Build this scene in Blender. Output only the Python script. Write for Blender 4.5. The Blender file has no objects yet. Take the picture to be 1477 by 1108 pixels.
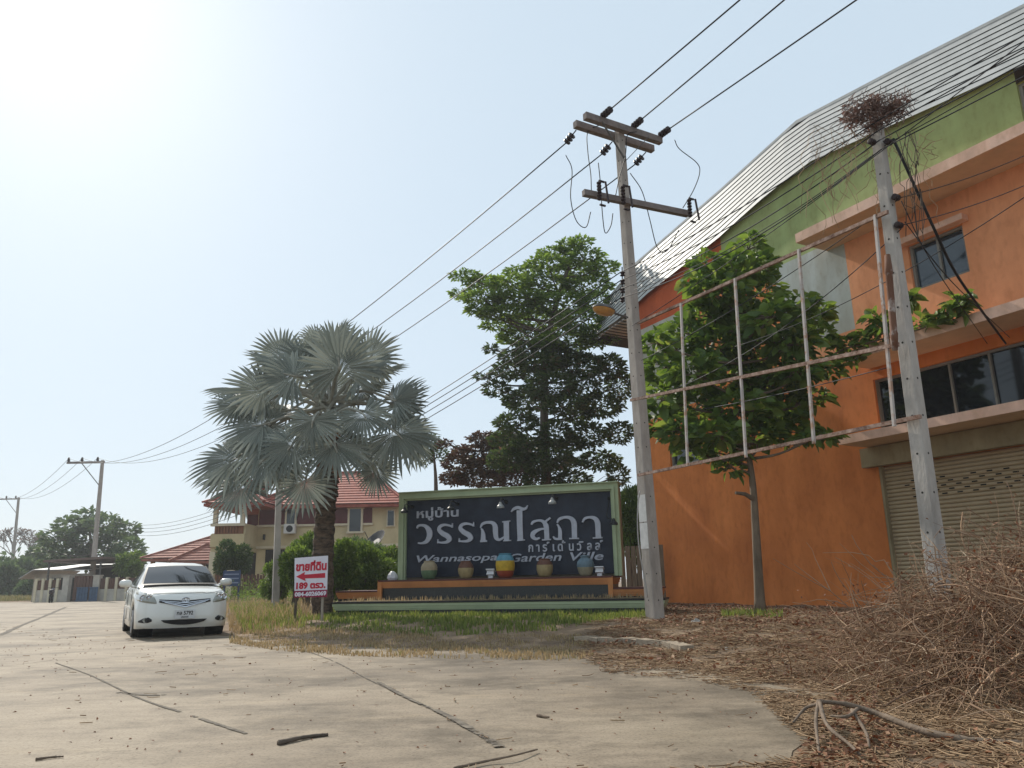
import bpy, math, random
import numpy as np
from mathutils import Vector, Matrix, Euler
R = math.radians
random.seed(7); rng = np.random.default_rng(7)
C = bpy.context.scene.collection
SC = bpy.context.scene
# ------------------------------------------------------------------ camera, sky, sun, exposure
F, CX, CY = 1120.0, 738.5, 554.0           # focal length and centre in the 1477 x 1108 photograph
PITCH, ROLL, EYE = R(14.2), R(1.1), 0.88
cam = bpy.data.cameras.new('camera'); cam.sensor_width = 36; cam.lens = F/1477*36
cam.clip_start = .05; cam.clip_end = 3000
camo = bpy.data.objects.new('camera', cam); C.objects.link(camo)
camo.matrix_world = Matrix.Translation((0, 0, EYE)) @ Matrix.Rotation(R(90)+PITCH, 4, 'X') @ Matrix.Rotation(-ROLL, 4, 'Z')
SC.camera = camo
SUN_AZ, SUN_EL = R(-35), R(38)             # azimuth from +Y, negative to the left
w = bpy.data.worlds.new('World'); SC.world = w; w.use_nodes = True
nt = w.node_tree; bg = nt.nodes['Background']
sky = nt.nodes.new('ShaderNodeTexSky'); sky.sky_type = 'NISHITA'; sky.sun_disc = False
sky.sun_elevation = SUN_EL; sky.sun_rotation = SUN_AZ; sky.air_density = 1.0; sky.dust_density = 1.6; sky.ozone_density = 1.6
mixs = nt.nodes.new('ShaderNodeMix'); mixs.data_type = 'RGBA'; mixs.inputs[0].default_value = .84
mixs.inputs[7].default_value = (6.0, 7.2, 8.2, 1)
nt.links.new(sky.outputs[0], mixs.inputs[6]); nt.links.new(mixs.outputs[2], bg.inputs[0])
bg.inputs[1].default_value = .095
sl = bpy.data.lights.new('sun', 'SUN'); sl.energy = 3.7; sl.angle = R(.8); sl.color = (1, .93, .82)
so = bpy.data.objects.new('sun', sl); C.objects.link(so)
sd = Vector((math.sin(SUN_AZ)*math.cos(SUN_EL), math.cos(SUN_AZ)*math.cos(SUN_EL), math.sin(SUN_EL)))
so.rotation_euler = sd.to_track_quat('Z', 'Y').to_euler(); so.location = (-20, 20, 40)
SC.view_settings.view_transform = 'Standard'; SC.view_settings.look = 'None'
SC.view_settings.exposure = .26; SC.view_settings.gamma = 1
SC.cycles.max_bounces = 6; SC.cycles.transparent_max_bounces = 8

# ------------------------------------------------------------------ measuring: photo pixel -> place in the world
def ray(x, y):
    u = (x-CX)/F; v = -(y-CY)/F
    c, s = math.cos(ROLL), math.sin(ROLL)
    r = u*c+v*s; q = -u*s+v*c
    return Vector((r, math.cos(PITCH)-q*math.sin(PITCH), math.sin(PITCH)+q*math.cos(PITCH)))
EYEV = Vector((0, 0, EYE))
def G(x, y, z=0):
    d = ray(x, y); return EYEV + d*((z-EYE)/d.z)
def D(x, y, Y):
    d = ray(x, y); return EYEV + d*(Y/d.y)
def onplane(x, y, p0, n):
    d = ray(x, y); return EYEV + d*((p0-EYEV).dot(n)/d.dot(n))

# ------------------------------------------------------------------ materials
def mat(name, col, rough=.75, var=.15, scale=5, bump=0, bscale=40, metal=0, spec=.3, col2=None, stretch=None, coat=0, c2pos=(.35, .65), streak=0):
    m = bpy.data.materials.new(name); m.use_nodes = True
    t = m.node_tree; b = t.nodes['Principled BSDF']
    b.inputs['Roughness'].default_value = rough; b.inputs['Metallic'].default_value = metal
    b.inputs['Specular IOR Level'].default_value = spec; b.inputs['Coat Weight'].default_value = coat
    co = t.nodes.new('ShaderNodeTexCoord'); mp = t.nodes.new('ShaderNodeMapping'); t.links.new(co.outputs['Object'], mp.inputs[0])
    if stretch: mp.inputs['Scale'].default_value = stretch
    nz = t.nodes.new('ShaderNodeTexNoise'); nz.inputs['Scale'].default_value = scale; nz.inputs['Detail'].default_value = 8; nz.inputs['Roughness'].default_value = .65
    t.links.new(mp.outputs[0], nz.inputs['Vector'])
    rp = t.nodes.new('ShaderNodeValToRGB'); t.links.new(nz.outputs[0], rp.inputs[0])
    a = [c*(1-var) for c in col]; z = list(col2) if col2 else [min(1, c*(1+var)) for c in col]
    rp.color_ramp.elements[0].position, rp.color_ramp.elements[1].position = c2pos
    rp.color_ramp.elements[0].color = (*a, 1); rp.color_ramp.elements[1].color = (*z, 1)
    last = rp.outputs[0]
    if streak:                                    # rain streaks and grime running down the render, plus blotchy fading
        for st_, sc_, p0, p1 in (((1, 1, .09), 2.2, .40, .62), ((1, 1, 1), .9, .34, .55), ((1, 1, .5), 9, .30, .5)):
            mp2 = t.nodes.new('ShaderNodeMapping'); mp2.inputs['Scale'].default_value = st_; t.links.new(co.outputs['Object'], mp2.inputs[0])
            n3 = t.nodes.new('ShaderNodeTexNoise'); n3.inputs['Scale'].default_value = sc_; n3.inputs['Detail'].default_value = 7; t.links.new(mp2.outputs[0], n3.inputs['Vector'])
            r3 = t.nodes.new('ShaderNodeValToRGB'); t.links.new(n3.outputs[0], r3.inputs[0]); k3 = 1-streak
            r3.color_ramp.elements[0].color = (k3, k3*.97, k3*.93, 1); r3.color_ramp.elements[1].color = (1, 1, 1, 1); r3.color_ramp.elements[0].position = p0; r3.color_ramp.elements[1].position = p1
            mx = t.nodes.new('ShaderNodeMix'); mx.data_type = 'RGBA'; mx.blend_type = 'MULTIPLY'; mx.inputs[0].default_value = 1
            t.links.new(last, mx.inputs[6]); t.links.new(r3.outputs[0], mx.inputs[7]); last = mx.outputs[2]
    t.links.new(last, b.inputs['Base Color'])
    if bump:
        n2 = t.nodes.new('ShaderNodeTexNoise'); n2.inputs['Scale'].default_value = bscale; n2.inputs['Detail'].default_value = 6
        t.links.new(mp.outputs[0], n2.inputs['Vector'])
        bp = t.nodes.new('ShaderNodeBump'); bp.inputs['Strength'].default_value = bump; bp.inputs['Distance'].default_value = .02
        t.links.new(n2.outputs[0], bp.inputs['Height']); t.links.new(bp.outputs[0], b.inputs['Normal'])
    return m
def leafmat(name, c1, c2, c3=None, trans=.35, rough=.55, spec=.3):
    m = bpy.data.materials.new(name); m.use_nodes = True
    t = m.node_tree; b = t.nodes['Principled BSDF']; out = t.nodes['Material Output']
    g = t.nodes.new('ShaderNodeNewGeometry'); rp = t.nodes.new('ShaderNodeValToRGB')
    t.links.new(g.outputs['Random Per Island'], rp.inputs[0])
    rp.color_ramp.elements[0].color = (*c1, 1); rp.color_ramp.elements[1].color = (*c2, 1)
    if c3:
        e = rp.color_ramp.elements.new(.93); e.color = (*c2, 1)
        rp.color_ramp.elements[2].color = (*c3, 1)
    t.links.new(rp.outputs[0], b.inputs['Base Color']); b.inputs['Roughness'].default_value = rough
    b.inputs['Specular IOR Level'].default_value = spec
    tr = t.nodes.new('ShaderNodeBsdfTranslucent')
    hs = t.nodes.new('ShaderNodeHueSaturation'); hs.inputs['Value'].default_value = 1.5; hs.inputs['Saturation'].default_value = 1.15; hs.inputs['Hue'].default_value = .485
    t.links.new(rp.outputs[0], hs.inputs['Color']); t.links.new(hs.outputs[0], tr.inputs[0])
    mx = t.nodes.new('ShaderNodeMixShader'); mx.inputs[0].default_value = trans
    t.links.new(b.outputs[0], mx.inputs[1]); t.links.new(tr.outputs[0], mx.inputs[2]); t.links.new(mx.outputs[0], out.inputs[0])
    return m
def glassmat(name, col=(.012, .014, .017), rough=.06, spec=.6):
    m = bpy.data.materials.new(name); m.use_nodes = True
    t = m.node_tree; b = t.nodes['Principled BSDF']
    b.inputs['Base Color'].default_value = (*col, 1); b.inputs['Roughness'].default_value = rough; b.inputs['Specular IOR Level'].default_value = spec
    co = t.nodes.new('ShaderNodeTexCoord'); nz = t.nodes.new('ShaderNodeTexNoise'); nz.inputs['Scale'].default_value = 1.3
    t.links.new(co.outputs['Object'], nz.inputs['Vector'])
    bp = t.nodes.new('ShaderNodeBump'); bp.inputs['Strength'].default_value = .05; t.links.new(nz.outputs[0], bp.inputs['Height']); t.links.new(bp.outputs[0], b.inputs['Normal'])
    return m

# ------------------------------------------------------------------ objects
def tag(o, label=None, cat=None, group=None, kind=None):
    if label: o['label'] = label
    if cat: o['category'] = cat
    if group: o['group'] = group
    if kind: o['kind'] = kind
    return o
ORG = {}
def thing(name, loc, label, cat, group=None):
    o = bpy.data.objects.new(name, None); C.objects.link(o); o.location = loc; o.empty_display_size = .2
    ORG[o] = Vector(loc)
    return tag(o, label, cat, group)
def link(name, me, mats, parent=None, base=None, smooth=False):
    o = bpy.data.objects.new(name, me); C.objects.link(o)
    for m in (mats if isinstance(mats, (list, tuple)) else [mats]): me.materials.append(m)
    if parent is not None:
        o.parent = parent; org = ORG[parent]
    else:
        n = len(me.vertices); a = np.empty(n*3); me.vertices.foreach_get('co', a); a = a.reshape(-1, 3)
        org = Vector(base) if base is not None else Vector(((a[:, 0].min()+a[:, 0].max())/2, (a[:, 1].min()+a[:, 1].max())/2, a[:, 2].min()))
        o.location = org
    ORG[o] = org
    me.transform(Matrix.Translation(-org))
    if smooth:
        me.polygons.foreach_set('use_smooth', np.ones(len(me.polygons), dtype=bool))
    return o
def fit_arc(pts, sub):
    """Catmull-Rom through points"""
    P = [Vector(p) for p in pts]; P = [P[0]*2-P[1]]+P+[P[-1]*2-P[-2]]; out = []
    for i in range(1, len(P)-2):
        for k in range(sub):
            t = k/sub; a, b, c, d = P[i-1], P[i], P[i+1], P[i+2]
            out.append(.5*((2*b)+(c-a)*t+(2*a-5*b+4*c-d)*t*t+(3*b-a-3*c+d)*t**3))
    out.append(P[-2]); return out
class MB:
    def __init__(s): s.v = []; s.f = []; s.m = []
    def add(s, vs, fs, mi=0):
        o = len(s.v); s.v += [tuple(v) for v in vs]; s.f += [tuple(i+o for i in f) for f in fs]; s.m += [mi]*len(fs); return s
    def quad(s, a, b, c, d, mi=0): return s.add([a, b, c, d], [(0, 1, 2, 3)], mi)
    def box(s, c, size, M=None, mi=0, taper=1.0):
        x, y, z = [q/2 for q in size]; c = Vector(c)
        vs = []
        for sz in (-1, 1):
            k = taper if sz > 0 else 1
            for sx, sy in ((-1, -1), (1, -1), (1, 1), (-1, 1)):
                p = Vector((sx*x*k, sy*y*k, sz*z)); vs.append(c+(M @ p if M else p))
        return s.add(vs, [(3, 2, 1, 0), (4, 5, 6, 7), (0, 1, 5, 4), (1, 2, 6, 5), (2, 3, 7, 6), (3, 0, 4, 7)], mi)
    def bar(s, a, b, wd, h, up=(0, 0, 1), mi=0):
        a = Vector(a); b = Vector(b); d = (b-a); L = d.length; d.normalize(); u = Vector(up); r = d.cross(u)
        if r.length < 1e-4: r = d.cross(Vector((1, 0, 0)))
        r.normalize(); u = r.cross(d); M = Matrix((r, d, u)).transposed()
        return s.box((a+b)/2, (wd, L, h), M, mi)
    def tube(s, pts, rad, n=8, cap=True, mi=0):
        pts = [Vector(p) for p in pts]; N = len(pts)
        rad = [rad]*N if not isinstance(rad, (list, tuple)) else rad
        vs = []; prev = None
        for i, p in enumerate(pts):
            t = (pts[min(i+1, N-1)]-pts[max(i-1, 0)]); t.normalize()
            if prev is None:
                a = Vector((0, 0, 1)) if abs(t.z) < .9 else Vector((1, 0, 0)); r = t.cross(a)
            else:
                r = prev-t*prev.dot(t)
                if r.length < 1e-5: r = t.cross(Vector((.3, .7, .2)))
            r.normalize(); prev = r; q = t.cross(r)
            for k in range(n):
                an = 2*math.pi*k/n; vs.append(p+(r*math.cos(an)+q*math.sin(an))*rad[i])
        fs = [(i*n+k, i*n+(k+1) % n, (i+1)*n+(k+1) % n, (i+1)*n+k) for i in range(N-1) for k in range(n)]
        if cap: fs += [tuple(range(n))[::-1], tuple((N-1)*n+k for k in range(n))]
        return s.add(vs, fs, mi)
    def lathe(s, c, prof, n=16, mi=0, axis=None):
        c = Vector(c); vs = []; Q = axis.to_track_quat('Z', 'Y').to_matrix() if axis else Matrix.Identity(3)
        for r, z in prof:
            for k in range(n):
                a = 2*math.pi*k/n; vs.append(c+Q @ Vector((r*math.cos(a), r*math.sin(a), z)))
        N = len(prof); fs = [(i*n+k, i*n+(k+1) % n, (i+1)*n+(k+1) % n, (i+1)*n+k) for i in range(N-1) for k in range(n)]
        fs += [tuple(range(n))[::-1], tuple((N-1)*n+k for k in range(n))]
        return s.add(vs, fs, mi)
    def prism(s, poly, ext, mi=0):
        """closed polygon (3D points, in order) pushed along ext"""
        n = len(poly); e = Vector(ext); vs = [Vector(p) for p in poly]+[Vector(p)+e for p in poly]
        return s.add(vs, [tuple(range(n))[::-1], tuple(range(n, 2*n))]+[(i, (i+1) % n, n+(i+1) % n, n+i) for i in range(n)], mi)
    def lap(s, a, b, c, d, n, lip, nrm, mi=0):
        """sheet a-b (lower edge) to d-c (upper edge) in n overlapping courses"""
        a, b, c, d = map(Vector, (a, b, c, d)); e = Vector(nrm)*lip
        for i in range(n):
            t0, t1 = i/n, (i+1)/n
            p, q = a.lerp(d, t0)+e, b.lerp(c, t0)+e; r_, s_ = b.lerp(c, t1), a.lerp(d, t1)
            s.quad(p, q, r_, s_, mi)
            s.quad(s_, r_, r_+e, s_+e, mi)
        return s
    def build(s, name, mats, parent=None, base=None, smooth=False):
        me = bpy.data.meshes.new(name); me.from_pydata(s.v, [], s.f)
        if isinstance(mats, (list, tuple)) and len(mats) > 1: me.polygons.foreach_set('material_index', s.m)
        me.update(); return link(name, me, mats, parent, base, smooth)
def npmesh(name, V, Fq, mats, parent=None, base=None, smooth=False):
    """V (n,3), Fq list of (k, verts-per-face) int arrays"""
    me = bpy.data.meshes.new(name); me.vertices.add(len(V)); me.vertices.foreach_set('co', np.asarray(V, dtype=np.float32).ravel())
    loops = np.concatenate([f.ravel() for f in Fq]); cnt = np.concatenate([np.full(len(f), f.shape[1]) for f in Fq])
    me.loops.add(len(loops)); me.loops.foreach_set('vertex_index', loops.astype(np.int32))
    me.polygons.add(len(cnt)); st = np.concatenate([[0], np.cumsum(cnt)[:-1]])
    me.polygons.foreach_set('loop_start', st.astype(np.int32)); me.update(calc_edges=True); me.validate()
    return link(name, me, mats, parent, base, smooth)
def unit(a): return a/np.maximum(np.linalg.norm(a, axis=-1, keepdims=True), 1e-9)
def leaves(name, P, A, N, L, Wd, mats, parent=None, base=None, fold=.25, droop=.15):
    """one folded leaf per row: base point P, axis A, normal N, length L, width Wd"""
    n = len(P); A = unit(A); S = unit(np.cross(A, N)); N = unit(np.cross(S, A)); L = np.broadcast_to(L, (n,))[:, None]; Wd = np.broadcast_to(Wd, (n,))[:, None]
    dn = np.array([0, 0, -1.0])
    m0 = P; m1 = P+A*L*.4; m2 = P+A*L*.75+dn*L*droop*.5; m3 = P+A*L+dn*L*droop
    l1 = m1+S*Wd*.5+N*Wd*fold; r1 = m1-S*Wd*.5+N*Wd*fold; l2 = m2+S*Wd*.36+N*Wd*fold*.7; r2 = m2-S*Wd*.36+N*Wd*fold*.7
    V = np.stack([m0, m1, m2, m3, l1, r1, l2, r2], 1).reshape(-1, 3); o = (np.arange(n)*8)[:, None]
    T = np.concatenate([o+np.array([[0, 1, 4]]), o+np.array([[0, 5, 1]]), o+np.array([[2, 3, 6]]), o+np.array([[2, 7, 3]])]); Q = np.concatenate([o+np.array([[4, 1, 2, 6]]), o+np.array([[1, 5, 7, 2]])])
    return npmesh(name, V, [T, Q], mats, parent, base)
def simple_leaves(name, P, A, N, L, Wd, mats, parent=None, base=None, fold=.2):
    n = len(P); A = unit(A); S = unit(np.cross(A, N)); N = unit(np.cross(S, A)); L = np.broadcast_to(L, (n,))[:, None]; Wd = np.broadcast_to(Wd, (n,))[:, None]
    m0 = P; m1 = P+A*L; l = P+A*L*.45+S*Wd*.5+N*Wd*fold; r = P+A*L*.45-S*Wd*.5+N*Wd*fold
    V = np.stack([m0, l, m1, r], 1).reshape(-1, 3); o = (np.arange(n)*4)[:, None]
    return npmesh(name, V, [np.concatenate([o+np.array([[0, 2, 1]]), o+np.array([[0, 3, 2]])])], mats, parent, base)
def blades(name, P, H, lean, Wd, mats, parent=None, base=None):
    """grass blades: root P, height H, lean vectors (n,3)"""
    n = len(P); H = np.broadcast_to(H, (n,))[:, None]; a = rng.uniform(0, 2*math.pi, n); S = np.stack([np.cos(a), np.sin(a), 0*a], 1)*np.broadcast_to(Wd, (n,))[:, None]
    up = np.array([0, 0, 1.0]); b1 = P+up*H*.6+lean*H*.35; b2 = P+up*H*.9+lean*H
    V = np.stack([P-S, P+S, b1+S*.7, b1-S*.7, b2], 1).reshape(-1, 3); o = (np.arange(n)*5)[:, None]
    return npmesh(name, V, [o+np.array([[0, 1, 2, 3]]), o+np.array([[3, 2, 4]])], mats, parent, base)
def tubes_np(name, PTS, RAD, mats, parent=None, base=None, n=4):
    """many thin tubes at once: PTS (k, m, 3), RAD (k, m)"""
    k, m, _ = PTS.shape; T = np.gradient(PTS, axis=1); T = unit(T); ref = unit(rng.normal(size=(k, 1, 3))); Rr = unit(np.cross(T, ref)); Q = np.cross(T, Rr)
    an = np.arange(n)*2*math.pi/n
    V = PTS[:, :, None, :]+(Rr[:, :, None, :]*np.cos(an)[None, None, :, None]+Q[:, :, None, :]*np.sin(an)[None, None, :, None])*RAD[:, :, None, None]
    idx = np.arange(k*m*n).reshape(k, m, n); a = idx[:, :-1]; b = idx[:, 1:]
    Fq = np.stack([a, np.roll(a, -1, 2), np.roll(b, -1, 2), b], -1).reshape(-1, 4)
    return npmesh(name, V.reshape(-1, 3), [Fq], mats, parent, base, smooth=True)
def text_mesh(body, bold=0.0, shear=0.0, extrude=.0, spacing=1.0):
    cu = bpy.data.curves.new('lettering', 'FONT'); cu.body = body; cu.offset = bold; cu.shear = shear; cu.extrude = extrude; cu.space_character = spacing; cu.resolution_u = 3
    ob = bpy.data.objects.new('lettering', cu); C.objects.link(ob); dg = bpy.context.evaluated_depsgraph_get()
    me = bpy.data.meshes.new_from_object(ob.evaluated_get(dg)); bpy.data.objects.remove(ob); bpy.data.curves.remove(cu)
    me.materials.clear(); return me
def text(name, body, org, xdir, ydir, width, height, mats, parent, bold=0, shear=0, depth=.01, spacing=1.0, dy=0):
    """lettering whose bounding box starts at org (lower left) and measures width x height along xdir, ydir"""
    me = text_mesh(body, bold, shear, .1, spacing); a = np.empty(len(me.vertices)*3); me.vertices.foreach_get('co', a); a = a.reshape(-1, 3)
    lo, hi = a.min(0), a.max(0); x = Vector(xdir).normalized(); y = Vector(ydir).normalized(); z = x.cross(y)
    sx = width/(hi[0]-lo[0]); sy = height/(hi[1]-lo[1]); sz = depth/.2
    M = Matrix((x*sx, y*sy, z*sz)).transposed().to_4x4(); M.translation = Vector(org)-x*sx*lo[0]-y*sy*lo[1]+z*depth*.5
    me.transform(M); return link(name, me, mats, parent)
def sstep(a, b, x): t = np.clip((x-a)/(b-a), 0, 1); return t*t*(3-2*t)
# ------------------------------------------------------------------ ground, road
EDGE = [(-60, 128), (-24.5, 57), (-5.6, 15.2), (-3.78, 12.85), (-2.45, 11.75), (-1.38, 11.16), (-.42, 10.84), (.5, 10.35), (.9, 9.4), (1.5, 8.35), (2.05, 7.2), (2.3, 6.1), (1.9, 5.0), (1.3, 4.2), (.95, 3.0), (.9, -8)]
EA = np.array(EDGE, float)
def edge_sd(x, y):
    """signed distance to the road edge, positive on the verge side"""
    x = np.atleast_1d(np.asarray(x, float)); y = np.atleast_1d(np.asarray(y, float)); best = np.full(x.shape, 1e9); sg = np.ones(x.shape)
    for i in range(len(EA)-1):
        a, b = EA[i], EA[i+1]; d = b-a; L2 = d@d; t = np.clip(((x-a[0])*d[0]+(y-a[1])*d[1])/L2, 0, 1)
        px, py = x-(a[0]+t*d[0]), y-(a[1]+t*d[1]); dist = np.hypot(px, py); cr = d[0]*py-d[1]*px
        m = dist < best-1e-9; best = np.where(m, dist, best); sg = np.where(m, np.sign(cr), sg)
    return best*sg
def gz(x, y):
    x = np.asarray(x, float); y = np.asarray(y, float); sh = x.shape
    sd_ = edge_sd(x.ravel(), y.ravel()).reshape(sh) if sh else edge_sd(x, y)[0]
    h = .22*sstep(.0, 2.6, sd_)*(1-.9*sstep(35, 50, y))
    h = h + sstep(.1, .8, sd_)*(.025*np.sin(3.1*x+1.3*y)*np.sin(2.3*y-.7*x)+.015*np.sin(7.1*x)*np.sin(6.3*y+1))
    return np.where(sd_ < 0, -.012, h)
xs = np.concatenate([np.linspace(-900, -70, 9), np.linspace(-64, -14, 14), np.arange(-12, 13.01, .22), np.linspace(15, 60, 12), np.linspace(100, 900, 6)])
ys = np.concatenate([[-60, -30, -12], np.arange(-4, 26.01, .22), np.linspace(27, 75, 26), np.linspace(90, 1500, 9)])
X, Y = np.meshgrid(xs, ys); Z = gz(X, Y); nx, ny = len(xs), len(ys); ii = np.arange(nx*ny).reshape(ny, nx)
mg = mat('dirt_ground', (.18, .12, .075), .95, .35, 2.2, bump=.8, bscale=14, col2=(.27, .19, .12))
g = npmesh('ground', np.stack([X, Y, Z], -1).reshape(-1, 3), [np.stack([ii[:-1, :-1], ii[:-1, 1:], ii[1:, 1:], ii[1:, :-1]], -1).reshape(-1, 4)], mg, base=(0, 0, 0), smooth=True); tag(g, kind='structure')
# concrete road: a slab on the ground with ragged edge
def rag(pts, amp=.06, step=.25):
    out = []
    for a, b in zip(pts[:-1], pts[1:]):
        a = Vector(a); b = Vector(b); n = max(1, min(60, int((b-a).length/step)))
        for k in range(n):
            p = a.lerp(b, k/n); q = 1 if 2 < p.y < 20 else 0; out.append((p.x+q*random.uniform(-amp, amp), p.y+q*random.uniform(-amp, amp)))
    out.append(pts[-1]); return out
mr = bpy.data.materials.new('concrete_road'); mr.use_nodes = True
t = mr.node_tree; b = t.nodes['Principled BSDF']; b.inputs['Roughness'].default_value = .8; b.inputs['Specular IOR Level'].default_value = .35
co = t.nodes.new('ShaderNodeTexCoord')
def nz(scale, st, det=8, ro=.65):
    m = t.nodes.new('ShaderNodeMapping'); m.inputs['Scale'].default_value = st; t.links.new(co.outputs['Object'], m.inputs[0])
    n = t.nodes.new('ShaderNodeTexNoise'); n.inputs['Scale'].default_value = scale; n.inputs['Detail'].default_value = det; n.inputs['Roughness'].default_value = ro
    t.links.new(m.outputs[0], n.inputs['Vector']); return n
def rampn(n, p0, c0, p1, c1):
    r = t.nodes.new('ShaderNodeValToRGB'); r.color_ramp.elements[0].position = p0; r.color_ramp.elements[1].position = p1
    r.color_ramp.elements[0].color = (*c0, 1); r.color_ramp.elements[1].color = (*c1, 1); t.links.new(n.outputs[0], r.inputs[0]); return r
def mul(a, b_, f=1):
    m = t.nodes.new('ShaderNodeMix'); m.data_type = 'RGBA'; m.blend_type = 'MULTIPLY'; m.inputs[0].default_value = f
    t.links.new(a.outputs[2 if a.bl_idname == 'ShaderNodeMix' else 0], m.inputs[6]); t.links.new(b_.outputs[0], m.inputs[7]); return m
base = rampn(nz(.55, (1, 1, 1)), .3, (.235, .182, .127), .7, (.365, .295, .212))
stain = rampn(nz(.45, (1.0, 1.3, 1), 12, .74), .40, (.50, .49, .47), .53, (1, 1, 1))
streak = rampn(nz(3.0, (.6, 1.8, 1), 9, .75), .36, (.80, .79, .77), .58, (1, 1, 1))
spk = rampn(nz(55, (1, 1, 1), 4), .32, (.62, .60, .57), .5, (1, 1, 1))
pale = rampn(nz(1.6, (.6, 1.5, 1), 8), .56, (1, 1, 1), .72, (1.22, 1.2, 1.15))
mm = mul(mul(mul(mul(base, stain), streak), spk), pale); 
# old grey stains with a shape of their own: by the verge, and where cars stand
nd = nz(1.7, (1, 1, 1), 6)
for (px, py, r0, r1, dk) in ((720, 962, .5, 2.3, (.70, .70, .71)), (860, 1010, .2, 1.2, (.80, .79, .78)), (240, 1000, .1, .8, (.82, .81, .80)), (1020, 1055, .1, .9, (.80, .80, .78)), (420, 1085, .1, 1.0, (.86, .85, .84))):
    c0 = G(px, py); vm = t.nodes.new('ShaderNodeVectorMath'); vm.operation = 'DISTANCE'; t.links.new(co.outputs['Object'], vm.inputs[0]); vm.inputs[1].default_value = c0
    ma = t.nodes.new('ShaderNodeMath'); ma.operation = 'MULTIPLY_ADD'; t.links.new(nd.outputs[0], ma.inputs[0]); ma.inputs[1].default_value = 2.4*r1*.6; t.links.new(vm.outputs['Value'], ma.inputs[2])
    mr_ = t.nodes.new('ShaderNodeMapRange'); t.links.new(ma.outputs[0], mr_.inputs[0]); mr_.inputs[1].default_value = r0+r1*.7; mr_.inputs[2].default_value = r1+r1*.7
    rp_ = t.nodes.new('ShaderNodeValToRGB'); rp_.color_ramp.elements[0].color = (*dk, 1); rp_.color_ramp.elements[1].color = (1, 1, 1, 1); t.links.new(mr_.outputs[0], rp_.inputs[0]); mm = mul(mm, rp_)
t.links.new(mm.outputs[2], b.inputs['Base Color'])
bn = nz(30, (1, 1, 1)); bp = t.nodes.new('ShaderNodeBump'); bp.inputs['Strength'].default_value = .35; bp.inputs['Distance'].default_value = .01
t.links.new(bn.outputs[0], bp.inputs['Height']); t.links.new(bp.outputs[0], b.inputs['Normal'])
poly = rag(EDGE[1:])+[(-45, -8), (-75, 20), (-75, 58.5), (-36, 59.2)]
mb = MB(); mb.prism([(x, y, -.03) for x, y in poly], (0, 0, .034)); road = mb.build('road', mr, base=(0, 0, 0)); tag(road, kind='structure')
# joints and cracks filled with dark dirt
mj = mat('road_joint_dirt', (.12, .10, .078), .95, .4, 12, col2=(.22, .185, .145))
def crack(px, w0, w1, brk=0., seed=0, z=.0085):
    rnd = random.Random(seed); P = [G(*p) for p in px]; P = fit_arc(P, 40); mb = MB(); n = len(P); prev = None; wv = 1; st = True
    for i, p in enumerate(P):
        d = (P[min(i+1, n-1)]-P[max(i-1, 0)]); d.z = 0; d.normalize(); r = Vector((d.y, -d.x, 0)); k = i/n
        wv = (wv*.86+rnd.uniform(.1, 1.9)*.14) if i else 1; ww = (w0+(w1-w0)*k)*wv; c = p+r*rnd.uniform(-.1, .1)*ww; c.z = z
        cur = (c-r*ww*.5, c+r*ww*.5)
        st = (not st) if rnd.random() < .05 else st
        if prev and (st or rnd.random() > brk): mb.quad(prev[0], prev[1], cur[1], cur[0])
        prev = cur
    o = mb.build('road_joint', mj); tag(o, kind='structure'); return o
crack([(395, 925), (470, 950), (535, 983), (600, 1013), (660, 1045), (718, 1078)], .018, .016, .25, 1)
crack([(545, 985), (590, 1010), (640, 1032), (700, 1066), (720, 1080)], .035, .055, .45, 2, .0125)
crack([(0, 917), (30, 903), (62, 890), (95, 876)], .10, .14, 0, 3)
crack([(80, 957), (130, 975), (200, 1008), (265, 1030), (355, 1060)], .02, .03, .75, 4)
crack([(170, 1000), (215, 1004), (240, 1003)], .05, .06, .4, 5)
crack([(0, 962), (40, 958), (75, 953)], .01, .015, .3, 6)
# remains of a concrete kerb
mk = mat('kerb_concrete', (.33, .265, .195), .9, .25, 9, bump=.6)
kp = [G(835, 931), G(880, 935), G(925, 938), G(960, 941), G(992, 946)]
mb = MB(); rr = random.Random(3)
kq = fit_arc(kp, 4)
for a_, b_ in zip(kq[:-1], kq[1:]):
    a_ = a_.copy(); b_ = b_.copy(); a_.z = float(gz(a_.x, a_.y))-.005; b_.z = float(gz(b_.x, b_.y))-.005
    mb.bar(a_, a_.lerp(b_, .985), .17+rr.uniform(-.02, .02), .13+rr.uniform(-.02, .02))
k = mb.build('kerb', mk); tag(k, kind='structure')
# ------------------------------------------------------------------ the orange building
U = Vector((.4785, -.8781, 0)).normalized(); NW = Vector((U.y, -U.x, 0)); B0 = G(1170, 874, .22); B0.z = 0
def W(s, z, off=0): p = B0+U*s+NW*off; p.z = z; return p
def WP(px, py, off=0): return onplane(px, py, B0+NW*off, NW)
UP = Vector((0, 0, 1))
bld = thing('warehouse_building', W(-5.5, 0), 'tall orange and green painted commercial building with grey metal roof and roller shutter', 'building')
m_or = mat('orange_paint', (.66, .20, .048), .8, .10, .8, bump=.12, bscale=60, col2=(.72, .235, .062), streak=.12)
m_or_lit = mat('orange_paint_sunlit', (.80, .33, .15), .8, .08, .8, bump=.12, bscale=60, col2=(.84, .37, .18), streak=.12)  # upper orange wall: sun glare put into the colour as a paler tone
m_rd = mat('rust_red_paint', (.50, .10, .028), .8, .1, .8, bump=.1, bscale=60, streak=.12)
m_gn = mat('green_paint', (.32, .39, .15), .8, .12, .7, bump=.1, bscale=60, col2=(.36, .43, .175), streak=.12)
m_gy = mat('grey_paint', (.44, .47, .44), .8, .08, .8, bump=.1, bscale=60, streak=.12)
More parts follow.
